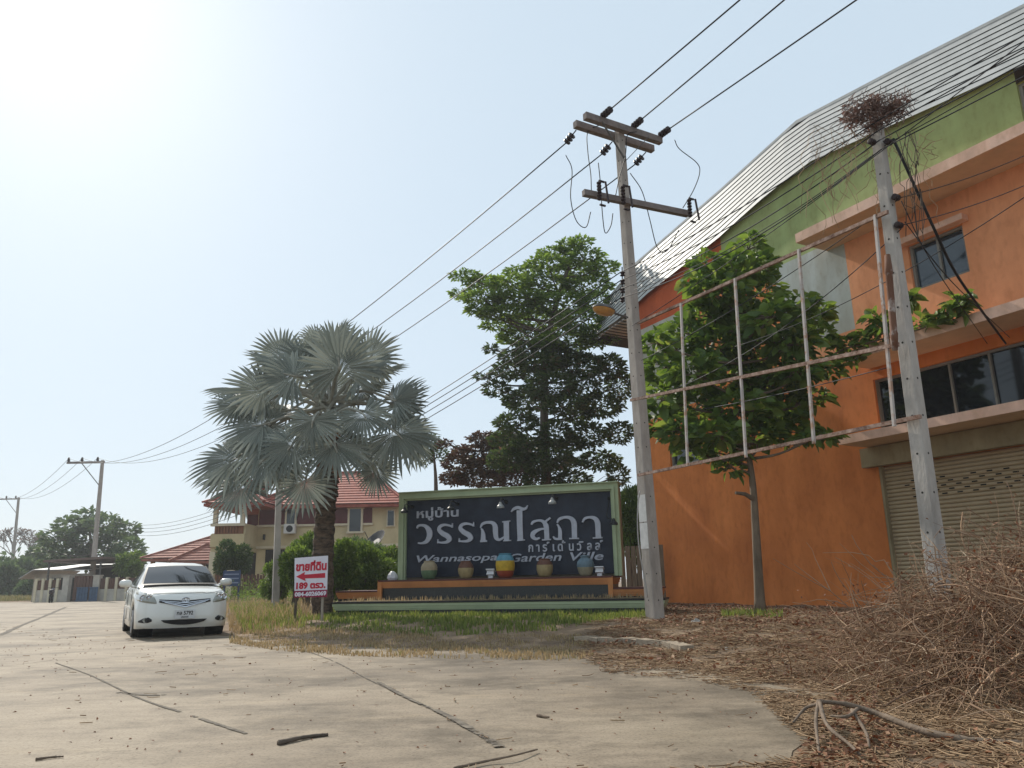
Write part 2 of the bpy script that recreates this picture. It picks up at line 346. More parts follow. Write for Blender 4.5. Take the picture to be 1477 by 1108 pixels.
m_wh = mat('faded_white_paint', (.46, .46, .40), .8, .1, 1.5, bump=.1, bscale=60, streak=.12)
m_lg = mat('ledge_paint', (.74, .48, .36), .75, .12, 3, bump=.15, bscale=40, streak=.12)
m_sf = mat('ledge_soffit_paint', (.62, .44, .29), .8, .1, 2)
m_bx = mat('olive_render', (.33, .27, .16), .8, .12, 2, streak=.12)
m_rf = mat('metal_roofing', (.43, .43, .41), .55, .14, 3, metal=.0, spec=.5, stretch=(1, 1, 1))
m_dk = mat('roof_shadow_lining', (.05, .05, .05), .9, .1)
HOLES = [(3.44, 4.59, 6.36, 7.33), (2.25, 7.0, 3.68, 4.80), (2.10, 7.0, .0, 3.0), (-4.36, -3.06, 3.86, 4.50), (5.98, 7.4, 8.6, 9.5)]
RAKE = [(-5.5, 9.06), (-1.7, 9.70), (1.5, 10.33), (6.2, 9.77), (11, 9.2)]
def rake(s):
    for a, b_ in zip(RAKE[:-1], RAKE[1:]):
        if a[0] <= s <= b_[0]: return a[1]+(b_[1]-a[1])*(s-a[0])/(b_[0]-a[0])
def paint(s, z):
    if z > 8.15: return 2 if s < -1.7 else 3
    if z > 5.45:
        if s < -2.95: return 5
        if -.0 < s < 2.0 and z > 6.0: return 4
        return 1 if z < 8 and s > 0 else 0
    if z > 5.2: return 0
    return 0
S_ = sorted({-5.5, -4.36, -3.06, -2.95, -1.7, 0, 1.5, 2.0, 2.1, 2.25, 3.44, 4.59, 5.98, 6.2, 7.0, 7.4, 11}); Z_ = sorted({0, 3.0, 3.68, 3.86, 4.5, 4.8, 5.45, 6.0, 6.36, 7.33, 8.0, 8.15, 8.6, 8.75})
mb = MB(); T = .18
for s0, s1 in zip(S_[:-1], S_[1:]):
    for z0, z1 in zip(Z_, Z_[1:]+[None]):
        za, zb = (z1, z1) if z1 else (rake(s0)+.25, rake(s1)+.25)
        sm, zm = (s0+s1)/2, (z0+(z1 or z0+.5))/2
        if any(a < sm < b_ and c < zm < d for a, b_, c, d in HOLES): continue
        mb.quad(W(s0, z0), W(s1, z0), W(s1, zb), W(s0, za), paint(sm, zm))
for a, b_, c, d in HOLES:                                   # reveals
    q = [(a, c), (b_, c), (b_, d), (a, d)]
    for (p, r_) in zip(q, q[1:]+q[:1]): mb.quad(W(*p), W(*r_), W(*r_, -T), W(*p, -T), paint(a-.1, c+.1))
# side and back walls
for (s, o0, o1) in ((-5.5, 0, -14), (11, -14, 0)): mb.quad(W(s, 0, o1), W(s, 0, o0), W(s, rake(s), o0), W(s, rake(s), o1), 0)
mb.quad(W(11, 0, -14), W(-5.5, 0, -14), W(-5.5, 9, -14), W(11, 9, -14), 0)
mb.build('wall', [m_or, m_or_lit, m_rd, m_gn, m_gy, m_wh], bld)
# ledges
def ledge(s0, s1, z0, z1, off=1.0):
    mb = MB()
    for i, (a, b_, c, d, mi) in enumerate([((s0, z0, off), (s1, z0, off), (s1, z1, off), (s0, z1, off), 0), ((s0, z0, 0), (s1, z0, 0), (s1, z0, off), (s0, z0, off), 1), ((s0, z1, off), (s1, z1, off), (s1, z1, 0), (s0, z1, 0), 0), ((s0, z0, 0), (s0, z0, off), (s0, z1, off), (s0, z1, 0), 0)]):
        mb.quad(W(*a), W(*b_), W(*c), W(*d), mi)
    return mb.build('ledge', [m_lg, m_sf], bld)
ledge(1.55, 11, 7.98, 8.19); ledge(2.2, 11, 5.05, 5.24, .95); ledge(2.02, 11, 3.40, 3.57)
mb = MB(); mb.box(W(6.4, 3.19, .09), (.18, 9.1, .39), Matrix((NW, U, UP)).transposed()); lb = mb.build('lintel', m_bx, bld)
# windows
m_fr = mat('window_frame_grey', (.20, .19, .16), .5, .1); m_gl = glassmat('dark_window_glass', (.013, .016, .02), .05)
m_gl2 = glassmat('blue_window_glass', (.02, .034, .045), .05, .8)
Mw = Matrix((U, NW, UP)).transposed()
def window(s0, s1, z0, z1, muls, gl, fw=.055, rail=None):
    off = -.10; mb = MB()
    mb.box(W((s0+s1)/2, z0+fw/2, off), (s1-s0, .07, fw), Mw); mb.box(W((s0+s1)/2, z1-fw/2, off), (s1-s0, .07, fw), Mw)
    for s in [s0+fw/2, s1-fw/2]: mb.box(W(s, (z0+z1)/2, off), (fw, .07, z1-z0-2*fw), Mw)
    for s in muls: mb.box(W(s, (z0+z1)/2, off-.004), (fw*.8, .06, z1-z0-2*fw), Mw)
    wn = mb.build('window', m_fr, bld)
    mb = MB(); mb.box(W((s0+s1)/2, (z0+z1)/2, off-.035), (s1-s0-.02, .012, z1-z0-.02), Mw); mb.build('pane', gl, wn)
    return wn
w1 = window(3.44, 4.59, 6.36, 7.33, [4.02], m_gl2)
mb = MB(); mb.box(W(4.0, 7.40, .10), (1.45, .2, .12), Mw); mb.build('window_hood', m_lg, w1)
window(2.25, 7.0, 3.68, 4.80, [3.0, 3.85, 4.62, 5.4, 6.2], m_gl, .05)
window(-4.36, -3.06, 3.86, 4.50, [-3.7], m_gl); window(5.98, 7.4, 8.6, 9.5, [6.7], m_gl)
# roller shutter: curved slats, with rows of vent slots near the top
m_sh = mat('shutter_paint', (.43, .33, .205), .55, .08, 2, bump=.05); m_hole = mat('vent_hole', (.02, .018, .015), 1, 0)
mb = MB(); n = 38; hh = 3.0/n
for i in range(n):
    z0 = i*hh; s0, s1 = 2.14, 7.0
    prof = [(-.13, 0), (-.112, .12), (-.098, .35), (-.098, .6), (-.112, .85), (-.14, .97)]
    for (o0, t0), (o1, t1) in zip(prof, prof[1:]+[(-.13, 1)]): mb.quad(W(s0, z0+t0*hh, o0), W(s1, z0+t0*hh, o0), W(s1, z0+t1*hh, o1), W(s0, z0+t1*hh, o1), 0)
    if n-9 <= i <= n-5:
        for k in range(15):
            s = 2.62+k*.30+(.15 if i % 2 else 0)
            if (i, k) in ((n-9, 1), (n-8, 0)): continue
            if i == n-5 and k % 4 == 3: continue
            mb.box(W(s, z0+.5*hh, -.0965), (.105, .004, .026), Mw, 1)
sh = mb.build('roller_shutter', [m_sh, m_hole], bld)
mb = MB(); mb.box(W(2.12, 1.5, -.06), (.07, .1, 3.0), Mw); mb.build('guide_rail', m_bx, sh)
# roof: lapped metal sheet on the gable edge, leaning out over the wall, and the roof behind it
def prof(px, off):
    L = []
    for x, y in px: p = WP(x, y, off); L.append(((p-B0).dot(U), p.z, off))
    k = (11-L[-1][0])/(L[-1][0]-L[-2][0]); L.append((11, L[-1][1]+(L[-1][1]-L[-2][1])*k, off)); return L
LOW = prof([(851, 490), (905, 453), (925, 432), (1040, 342), (1090, 296), (1165, 236), (1385, 138), (1477, 95)], .12)
HIGH = prof([(853, 484), (880, 430), (905, 400), (918, 382), (1040, 277), (1150, 178), (1300, 100), (1477, 12)], -.40)
def interp(L, k):
    return [tuple(a+(b_-a)*k for a, b_ in zip(p, q)) for p, q in zip(L[:-1], L[1:])]
def resamp(L, S):
    out = []
    for s in S:
        for a, b_ in zip(L[:-1], L[1:]):
            if a[0]-1e-6 <= s <= b_[0]+1e-6:
                k = (s-a[0])/(b_[0]-a[0]); out.append(Vector((s, a[1]+(b_[1]-a[1])*k, a[2]+(b_[2]-a[2])*k))); break
    return out
K = 25; lo = resamp(LOW, np.linspace(LOW[0][0], 10.9, K)); hi = resamp(HIGH, np.linspace(HIGH[0][0], 10.95, K))
rs = MB(); NL = 10
for i in range(K-1):
    for j in range(NL):
        def pt(k, t_): q = lo[k].lerp(hi[k], t_); return q
        a, b_, c, d = pt(i, j/NL), pt(i+1, j/NL), pt(i+1, (j+.88)/NL), pt(i, (j+.88)/NL)
        e, f_ = pt(i+1, (j+1)/NL), pt(i, (j+1)/NL)
        def w_(q, o=0): return W(q.x, q.y, q.z+o)
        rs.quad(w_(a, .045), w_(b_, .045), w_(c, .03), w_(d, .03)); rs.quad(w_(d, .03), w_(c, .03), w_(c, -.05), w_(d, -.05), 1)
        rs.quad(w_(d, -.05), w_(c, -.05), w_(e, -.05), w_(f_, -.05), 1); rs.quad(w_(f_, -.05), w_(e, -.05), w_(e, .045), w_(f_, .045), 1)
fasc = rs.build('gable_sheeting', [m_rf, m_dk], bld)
rs = MB()
hs_ = resamp(HIGH, sorted([h[0] for h in HIGH[:-1]]+[-6.8, -3, -1, 9, 10.9]))
for p, q in zip(hs_[:-1], hs_[1:]):
    rs.quad(W(p.x, p.y+.02, -.36), W(q.x, q.y+.02, -.36), W(q.x, q.y+.02, -14.6), W(p.x, p.y+.02, -14.6))
    rs.quad(W(p.x, p.y-.02, -.36), W(q.x, q.y-.02, -.36), W(q.x, q.y+.07, -.36), W(p.x, p.y+.07, -.36)); rs.quad(W(p.x, p.y+.07, -.36), W(q.x, q.y+.07, -.36), W(q.x, q.y+.07, -.7), W(p.x, p.y+.07, -.7))
rs.build('roof', m_rf, bld)
# slatted soffit at the low corner of the eave
rs = MB(); e0, e1 = LOW[0][0], -5.45
for j in range(13):
    s = e0+.06+(e1-e0-.06)*j/12; z = resamp(LOW, [s])[0].y-.06
    rs.box(W(s, z, -1.9), (.11, 4.0, .03), Mw, 0)
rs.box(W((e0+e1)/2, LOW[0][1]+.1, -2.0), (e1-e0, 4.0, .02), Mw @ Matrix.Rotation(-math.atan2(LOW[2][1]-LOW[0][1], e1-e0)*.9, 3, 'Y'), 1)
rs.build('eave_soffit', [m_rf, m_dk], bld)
# ------------------------------------------------------------------ village name wall on its stepped plinth
SL = D(577, 835, 18.6); SL.z = 0; SR_ = D(899, 829, 17.2); SR_.z = 0
SX = (SR_-SL).normalized(); SN = Vector((SX.y, -SX.x, 0)); SLEN = (SR_-SL).length
def S(a, z, off=0): p = SL+SX*a+SN*off; p.z = z; return p
def SPx(px, py, off=0): return onplane(px, py, SL+SN*off, SN)
MS = Matrix((SX, -SN, UP)).transposed()
m_sg = mat('sign_green', (.38, .44, .27), .6, .1, 2, bump=.05); m_nv = mat('sign_navy', (.016, .022, .040), .5, .3, 2.5, bump=.08, bscale=25, col2=(.024, .032, .052))
m_sl = mat('sign_silver', (.40, .41, .46), .4, .08, 8, metal=.25); m_blk = mat('black_metal', (.012, .012, .013), .5, .1)
m_br = mat('sign_back', (.26, .22, .16), .8, .1)
zt = SPx(577, 713).z; zb = .94; TH = .42
sg = thing('sign_wall', S(SLEN/2, zb), 'dark blue village name wall with pale green frame and raised Thai lettering', 'sign')
mb = MB(); mb.box(S(SLEN/2, (zt+zb)/2-.03, -TH/2-.05), (SLEN-.06, TH, zt-zb-.06), MS); mb.build('core', m_br, sg)
mb = MB(); mb.box(S(SLEN/2, (zt+zb)/2, .0), (SLEN-.2, .08, zt-zb-.1), MS); mb.build('panel', m_nv, sg)
mb = MB()
steps = [(0, .10, .14), (.085, .055, .18), (.13, .045, .115)]          # distance from the edge, width, projection
for d, wd, pr in steps:
    for a in (d+wd/2, SLEN-d-wd/2): mb.box(S(a, (zb+zt-d)/2, pr/2), (wd, pr, zt-d-zb), MS)
    mb.box(S(SLEN/2, zt-d-wd/2, pr/2+.001), (SLEN-2*d-2*wd, pr, wd), MS)
    if d == 0: mb.box(S(SLEN/2, zt+.012, -.12), (SLEN+.02, TH+.2, .025), MS)
mb.build('frame', m_sg, sg)
def strokes(name, items, x0, y0, k, depth=.04, off=.04):
    mb = MB(); lay = 0
    for st in items:
        P = fit_arc([(x0+x/k, y0+y/k, w_/k) for x, y, w_ in st], 5); n = len(P); L = []; lay += 1; top = off+depth+lay*.0006
        for i, p in enumerate(P):
            d = P[min(i+1, n-1)]-P[max(i-1, 0)]; d = Vector((d.x, d.y)).normalized(); q = Vector((-d.y, d.x))*max(p.z, .8)*.5
            L.append((SPx(p.x+q.x, p.y+q.y, top), SPx(p.x-q.x, p.y-q.y, top)))
        e = SN*-(top-off)
        for (a, b_), (c, d_) in zip(L[:-1], L[1:]):
            mb.quad(a, b_, d_, c); mb.quad(a, c, c+e, a+e); mb.quad(d_, b_, b_+e, d_+e)
        a, b_ = L[0]; mb.quad(a, a+e, b_+e, b_); a, b_ = L[-1]; mb.quad(a, b_, b_+e, a+e)
    return mb.build(name, m_sl, sg)
def sh_(st, dx, dy): return [(x+dx, y+dy, w_) for x, y, w_ in st]
ror = [[(690, 476, 16), (662, 462, 22), (605, 452, 28), (556, 468, 36), (540, 508, 44), (580, 550, 54), (636, 582, 58), (656, 618, 54), (628, 648, 34), (572, 655, 22), (528, 650, 18)], [(691, 432, 8), (688, 484, 22)], [(527, 618, 10), (526, 662, 16)]]
A_ = [[(286, 492, 16), (300, 466, 24), (338, 456, 26), (388, 470, 40), (426, 520, 62), (430, 580, 60), (398, 640, 44), (345, 662, 24), (298, 660, 16)]]
A_ += ror+[sh_(s_, 243, -14) for s_ in ror]
A_ += [[(1008, 640, 22), (1086, 636, 22)], [(1042, 634, 54), (1044, 570, 48), (1034, 515, 26), (1020, 492, 14)], [(1012, 486, 14), (1036, 442, 30), (1092, 424, 30), (1150, 430, 40), (1180, 470, 56), (1184, 540, 56), (1194, 600, 48), (1224, 624, 28), (1262, 606, 24), (1300, 576, 14)], [(1307, 408, 62), (1309, 520, 60), (1311, 632, 60)], [(1260, 418, 12), (1352, 408, 12)], [(1270, 634, 14), (1362, 630, 14)]]
strokes('lettering', A_, 565, 700, 7.917)
B_ = [[(105, 340, 62), (108, 500, 60), (114, 662, 58)], [(80, 662, 14), (162, 656, 14)], [(15, 357, 10), (45, 326, 28), (90, 312, 34), (140, 328, 32), (175, 318, 24), (192, 288, 10)],
      [(230, 494, 18), (250, 466, 26), (300, 450, 22), (352, 458, 32), (386, 500, 52), (394, 570, 52), (398, 652, 52)], [(345, 656, 14), (440, 651, 14)], [(380, 462, 20), (434, 420, 20)], [(386, 535, 16), (320, 545, 26), (256, 580, 46), (246, 620, 46), (280, 646, 28), (322, 634, 18)],
      [(462, 620, 14), (490, 645, 24), (560, 645, 20)], [(537, 640, 42), (537, 560, 38), (522, 512, 20), (505, 490, 16)], [(505, 474, 16), (530, 435, 30), (590, 415, 28), (650, 425, 40), (684, 470, 56), (690, 550, 56), (692, 634, 56)], [(635, 642, 14), (738, 640, 14)],
      [(776, 470, 16), (800, 430, 26), (850, 415, 26), (905, 426, 42), (936, 470, 56), (942, 550, 56), (946, 628, 58)], [(886, 636, 14), (990, 632, 14)]]
strokes('lettering', B_, 735, 690, 7.389)
def sgtext(body, x0, yb, x1, yt, bold, shear=0, sp=1.0):
    o = SPx(x0, yb, .045); w_ = (SPx(x1, yb, .045)-o).dot(SX); h_ = (SPx(x0, yt, .045)-o).z
    xd = SX+UP*0; return text('lettering', body, o, xd, UP, w_, h_, m_sl, sg, bold, shear, .03, sp)
sgtext('หมู่บ้าน', 601.5, 752, 662, 733, .025)
sgtext('การ์เด้นวิลล์', 762.7, 796.5, 870.5, 781, .022, 0, 1.5)
sgtext('Wannasopa', 601.5, 814.5, 718, 801.5, .012, .24, 1.0); sgtext('Garden', 735, 811, 810.5, 799, .012, .24); sgtext('Ville', 823, 809, 871, 797, .012, .24)
# gooseneck lamps bolted along the top of the panel
m_lampw = mat('lamp_enamel', (.30, .30, .29), .4, .1)
for i, (bx_, by_) in enumerate([(595, 731), (660, 727), (730, 724), (803, 718), (879, 719)]):
    p = SPx(bx_, by_, .05); mb = MB(); mb.lathe(p, [(.045, 0), (.045, .03), (.02, .05)], 10, axis=SN)
    if i < 4: mb.tube(fit_arc([p+SN*.03, p+SN*.25+UP*.03, p+SN*.42+UP*.02, p+SN*.46-UP*.06], 4), .012, 6); q = p+SN*.46-UP*.06
    else: mb.tube(fit_arc([p+SN*.03, p+SN*.12-UP*.2-SX*.02, p+SN*.3-UP*.42-SX*.03, p+SN*.34-UP*.48+SX*.1], 4), .010, 6); q = p+SN*.34-UP*.48+SX*.12
    lp = mb.build('lamp_arm', m_blk, sg)
    mb = MB(); mb.lathe(q, [(.02, .02), (.03, 0), (.045, -.04), (.085, -.075), (.088, -.12), (.07, -.12)], 12); mb.build('lamp_shade', m_lampw if i in (2, 3) else m_blk, lp, smooth=False)
# plinth: two tiers with moulded copings, dark granite faces
m_gr = mat('dark_granite', (.016, .019, .019), .3, .5, 60, spec=.5, col2=(.035, .04, .04)); m_orT = mat('coping_orange', (.50, .20, .065), .6, .15, 2); m_mar = mat('coping_maroon', (.10, .035, .028), .6, .15, 2)
m_soil = mat('planter_soil', (.16, .12, .07), .95, .3, 6, bump=.5)
pl = thing('sign_plinth', S(SLEN/2, .2, .8), 'long low stepped plinth with granite faces and orange and green mouldings under the name wall', 'plinth')
def A2(px, off): q = onplane(px, 850, SL+SN*off, SN); return (q-SL).dot(SX)
m_jt = mat('tile_grout', (.07, .07, .065), .9, .1)
def tier(a0, a1, off0, off1, z0, z1, cop, name, mt, faces):
    w_, dp = a1-a0, off1-off0; c = (a0+a1)/2
    mb = MB(); mb.box(S(c, (z0+z1-cop)/2, (off0+off1)/2-.03), (w_-.06, dp-.06, z1-cop-z0), MS)
    k = 1
    while k*.62 < w_: mb.box(S(a0+.05+k*.62, (z0+z1-cop)/2, off1-.0585), (.008, .004, z1-cop-z0), MS, 1); k += 1
    f = mb.build(faces, [m_gr, m_jt], pl)
    mb = MB(); zz = z1
    for hgt, pr, mi in [(.035, .035, 1), (.055, .02, 0), (.05, .0, 0), (.035, -.02, 0)]:
        mb.box(S(c, zz-hgt/2, (off0+off1)/2), (w_+2*pr, dp+2*pr, hgt-.001), MS, mi); zz -= hgt
    return mb.build('coping', mt, pl)
LO0, LO1 = A2(482, 1.6), A2(956, 1.6)
tier(LO0, LO1, .72, 1.6, .05, .50, .175, 'lower', [m_sg, m_blk], 'granite_face')
UA, UB = A2(548, .7), A2(881, .7)
tier(UA, UB, -.62, .70, .3, .94, .175, 'upper', [m_orT, m_mar], 'granite_face')
tier(A2(487, .66), UA-.002, -.5, .68, .3, .72, .175, 'wing', [m_orT, m_mar], 'granite_face'); tier(UB+.002, A2(951, .66), -.5, .68, .3, .70, .175, 'wing', [m_orT, m_mar], 'granite_face')
for (z1, z0, a) in ((.94, .76, UA), (.94, .74, UB)):
    mb = MB(); mb.box(S(a, (z1+z0)/2-.12, .70), (.10, .05, .42), MS); mb.build('coping', m_orT, pl)
mb = MB(); mb.box(S((LO0+LO1)/2, .495, 1.15), (LO1-LO0-.1, .8, .03), MS); mb.build('soil', m_soil, pl)
# painted clay pots along the top
def pot(px, pyb, wpx, hpx, bands, label, neck=False, off=.42):
    p = onplane(px, pyb, SL+SN*off, SN); p.z = .94; sc = p.y/ (F*.985); Rr = wpx*sc/2; Hh = hpx*sc
    root = thing('clay_pot', p, label, 'pot', 'painted pots along the name wall')
    prof = [(.60, 0), (.78, .10), (.92, .28), (1.0, .50), (.98, .68), (.86, .84), (.66, .94), (.58, 1.0)] if not neck else [(.58, 0), (.74, .1), (.92, .35), (1.0, .55), (.95, .72), (.7, .86), (.48, .92), (.46, .97), (.54, 1.0)]
    def rad(t_):
        for (r0, a), (r1, b_) in zip(prof[:-1], prof[1:]):
            if a <= t_ <= b_: return r0+(r1-r0)*(t_-a)/(b_-a)
    n = 18; 
    for bi, (t0, t1, m) in enumerate(bands):
        mb = MB(); ts = np.linspace(t0, t1, max(3, int((t1-t0)*14))); pr = [(rad(x)*Rr*(1+.012*math.sin(x*60)), x*Hh) for x in ts]
        vs = []; 
        for r_, z in pr:
            for k in range(n): vs.append((p.x+r_*math.cos(2*math.pi*k/n), p.y+r_*math.sin(2*math.pi*k/n), p.z+z))
        fs = [(i*n+k, i*n+(k+1) % n, (i+1)*n+(k+1) % n, (i+1)*n+k) for i in range(len(pr)-1) for k in range(n)]
        if bi == 0: fs.append(tuple(range(n))[::-1])
        mb.add(vs, fs); mb.build('body' if bi == 0 else 'painted_band', m, root, smooth=True)
    mb = MB(); tt = rad(1)*Rr; mb.lathe(p+UP*(Hh-.005), [(tt*1.12, -.01), (tt*1.14, .015), (tt*.9, .02), (tt*.8, -.03)], n); mb.build('rim', bands[-1][2], root, smooth=True)
    return root
pm = lambda n, c: mat(n, c, .55, .18, 9, bump=.15, bscale=20)
bge, grn, brn, tan, red, yel, blu, gbl = pm('pot_beige', (.34, .27, .17)), pm('pot_green', (.10, .16, .085)), pm('pot_brown', (.13, .055, .035)), pm('pot_tan', (.33, .25, .12)), pm('pot_red', (.30, .055, .025)), pm('pot_yellow', (.52, .33, .03)), pm('pot_blue', (.10, .25, .33)), pm('pot_greyblue', (.13, .19, .23))
pot(619, 834, 23, 24, [(0, .5, grn), (.5, 1, bge)], 'beige pot with green base, at left end of the row on the plinth')
pot(672, 833, 22, 23, [(0, .62, tan), (.62, 1, brn)], 'tan pot with maroon shoulder between the green based pot and the rainbow pot')
pot(729, 831, 27, 32, [(0, .30, red), (.30, .72, yel), (.72, 1, blu)], 'largest pot, with blue, yellow and red bands')
pot(786, 830, 23, 24, [(0, .68, tan), (.68, 1, brn)], 'cream pot with brown shoulder to the right of the rainbow pot')
pot(845, 829, 24, 27, [(0, .45, pm('pot_sand', (.28, .25, .17))), (.45, 1, gbl)], 'grey blue pot with sandy base and narrow neck', True)
m_wp = mat('white_plastic', (.62, .61, .62), .5, .06)
for px, py, lab in ((708, 831, 'small white floodlight on the plinth between two pots'), (865, 828, 'small white floodlight at right end of the plinth beside the narrow necked pot')):
    p = onplane(px, py, SL+SN*.45, SN); p.z = .94; r = thing('floodlight', p, lab, 'floodlight')
    mb = MB(); mb.box(p+UP*.03, (.10, .05, .06), MS); mb.build('bracket', m_wp, r)
    Mt = MS @ Matrix.Rotation(R(-25), 3, 'X'); mb = MB(); mb.box(p+UP*.11, (.17, .09, .11), Mt, taper=.85); mb.box(p+UP*.165+SN*.01, (.19, .12, .02), Mt); mb.build('housing', m_wp, r)
p = onplane(566, 836, SL+SN*.2, SN); p.z = .94
mb = MB(); mb.lathe(p, [(.10, 0), (.13, .05), (.11, .12), (.06, .18), (.03, .2)], 7); o = mb.build('plastic_bag', m_wp); tag(o, 'crumpled white plastic bag on the plinth against the left edge of the name wall', 'bag')

# ------------------------------------------------------------------ land for sale board
bx0 = D(449, 832, 16.0); BX = Vector((.985, -.17, 0)).normalized(); BN = Vector((BX.y, -BX.x, 0)); bx0 = Vector(bx0)
fs_ = thing('sale_board', (bx0.x, bx0.y, float(gz(bx0.x, bx0.y))), 'white land for sale board with red arrow and Thai lettering on two stakes', 'sign')
def BP(px, py, off=0): return onplane(px, py, bx0+BN*off, BN)
m_bw = mat('board_white', (.70, .67, .72), .55, .06, 4); m_bred = mat('board_red', (.50, .018, .04), .5, .08); m_bpur = mat('board_magenta', (.26, .012, .05), .5, .1); m_wd = mat('stake_wood', (.30, .26, .21), .85, .25, 12, stretch=(6, 6, 1))
q = [BP(424.5, 862), BP(471.5, 861), BP(473, 801.5), BP(425, 805)]; mb = MB(); mb.prism(q, -BN*.012); mb.build('board', m_bw, fs_)
q = [BP(424.3, 862.2, .004), BP(471.7, 861.2, .004), BP(471.9, 850.5, .004), BP(424.4, 852.5, .004)]; mb = MB(); mb.prism(q, -BN*.003); mb.build('board_strip', m_bpur, fs_)
pa = [(427, 832), (440, 825), (439, 829), (469, 826.5), (469, 833.5), (440, 834.5), (441, 838.5)]
mb = MB(); mb.prism([BP(x, y, .003) for x, y in pa][::-1], -BN*.002); mb.build('arrow', m_bred, fs_)
def bt(body, x0, yb, x1, yt, m, bold, skew=-.03):
    o = BP(x0, yb, .002 if yb < 852 else .0045); e = BP(x1, yb-(x1-x0)*.045, .0); xd = (e-BP(x0, yb)); h_ = (BP(x0, yt)-BP(x0, yb)).length
    return text('lettering', body, o, xd, UP, xd.length, h_, m, fs_, bold, 0, .003)
bt('ขายที่ดิน', 426.5, 824.5, 471, 809.5, m_bred, .05); bt('189 ตรว.', 427, 850.5, 469.5, 840.5, m_bred, .05); bt('084-6026069', 425, 861, 470.5, 854.3, m_bw, .045)
mb = MB()
for px in (427.5, 466):
    p = BP(px, 850, -.03); g0 = float(gz(p.x, p.y)); mb.bar((p.x, p.y, g0-.15), (p.x, p.y, BP(px, 806).z), .045, .03, up=BN)
    if px < 440: mb.build('stake', mat('stake_dark', (.09, .07, .05), .9, .2), fs_); mb = MB()
mb.build('stake', m_wd, fs_)
# ------------------------------------------------------------------ utility poles and wires
m_pc = mat('pole_concrete', (.36, .315, .275), .85, .22, 4, bump=.5, bscale=35, stretch=(1, 1, .35)); m_pc2 = mat('pole_concrete_pale', (.40, .365, .325), .85, .25, 3, bump=.5, bscale=35, stretch=(1, 1, .35))
m_hole2 = mat('pole_hole', (.05, .045, .04), 1, 0); m_arm = mat('crossarm_concrete', (.20, .165, .15), .85, .2, 8, bump=.3); m_ins = mat('insulator_porcelain', (.030, .016, .016), .45, .2, 10, spec=.2)
m_wire = mat('wire_black', (.014, .014, .016), .55, .1); m_mtl = mat('bracket_steel', (.10, .095, .09), .6, .3, 10); m_rust = mat('rusty_steel', (.23, .11, .065), .85, .35, 14, bump=.3, col2=(.42, .30, .24)); m_whr = mat('flaking_white_paint', (.55, .50, .46), .8, .2, 8, col2=(.36, .22, .15), c2pos=(.5, .62))
def pole(px, py, base, top, wx, wy, ax, label, m, holes=True, tp=.5, name='utility_pole', g=None):
    """square tapered concrete pole from base to top; ax = direction of its local x"""
    ax = Vector(ax).normalized(); ay = Vector((-ax.y, ax.x, 0)); r = thing(name, base, label, 'pole', g)
    b_, t_ = Vector(base), Vector(top); mb = MB(); vs = []
    n = 12
    for i in range(n+1):
        k = i/n; c = b_.lerp(t_, k); f = 1+(tp-1)*k; x, y = wx*f/2, wy*f/2; ch = .12
        for sx, sy in ((-1, -1+ch), (-1+ch, -1), (1-ch, -1), (1, -1+ch), (1, 1-ch), (1-ch, 1), (-1+ch, 1), (-1, 1-ch)): vs.append(c+ax*sx*x+ay*sy*y)
    fs = [(i*8+k, i*8+(k+1) % 8, (i+1)*8+(k+1) % 8, (i+1)*8+k) for i in range(n) for k in range(8)]+[tuple(n*8+k for k in range(8))]
    mb.add(vs, fs)
    if holes:
        H_ = (t_-b_).length; z = .35
        while z < H_-.2:
            k = z/H_; c = b_.lerp(t_, k); f = 1+(tp-1)*k
            for d, w_ in ((-ay, wy), (-ax, wx), (ax, wx)): mb.lathe(c+d*(w_*f/2-.012), [(.013, 0), (.013, .014)], 8, 1, d)
            z += .42
    mb.build('shaft', [m, m_hole2], r)
    return r, ax, ay
def insul(mb, p, d, n=3, r=.075, sp=.075):
    d = Vector(d).normalized(); p = Vector(p)
    for i in range(n): mb.lathe(p+d*sp*i, [(.018, -sp*.45), (.03, -.02), (r, -.012), (r*.95, .012), (.03, .02), (.018, sp*.45)], 10, axis=d)
    return p+d*sp*(n-.5)
def sag(a, b_, s, n=28): a = Vector(a); b_ = Vector(b_); return [a.lerp(b_, i/n)-UP*s*4*(i/n)*(1-i/n) for i in range(n+1)]
def wire(name, pts, r, label, group=None, parent=None, m=None, n=5):
    mb = MB(); mb.tube(pts, r, n); o = mb.build(name, m or m_wire, parent, smooth=True)
    if parent is None: tag(o, label, 'wire', group)
    return o
CPY = 13.2; cb = D(946, 906, CPY); cb.z = float(gz(cb.x, cb.y))-.05; ct = D(893, 186, CPY)
AX = Vector((.87, .50, 0)); WD = Vector((.50, -.865, 0))
cp, ax, ay = pole(0, 0, cb, ct, .225, .24, AX, 'tall concrete power pole with double crossarm on top and three strings of insulators', m_pc, tp=.58)
zc = ct.z
mb = MB()
for s_, zz, k in ((1, -.08, .90), (-1, -.10, .93)):
    c = ct+WD*.14*s_+UP*zz; mb.bar(c-ax*k, c+ax*k, .11, .13)
arms = mb.build('crossarm', m_arm, cp)
mb = MB(); c1 = D(897, 297, CPY); L1, R1 = G(835, 283, c1.z), G(985, 313, c1.z); off = WD*.14
mb.bar(L1+off, R1+off, .10, .11); mb.build('crossarm', m_arm, cp)
mb = MB()
for s_ in (-1, 1): mb.bar(ct+WD*.19+ax*.55*s_-UP*.12, ct+WD*.14-UP*.75, .035, .012)
mb.build('brace', m_mtl, cp)
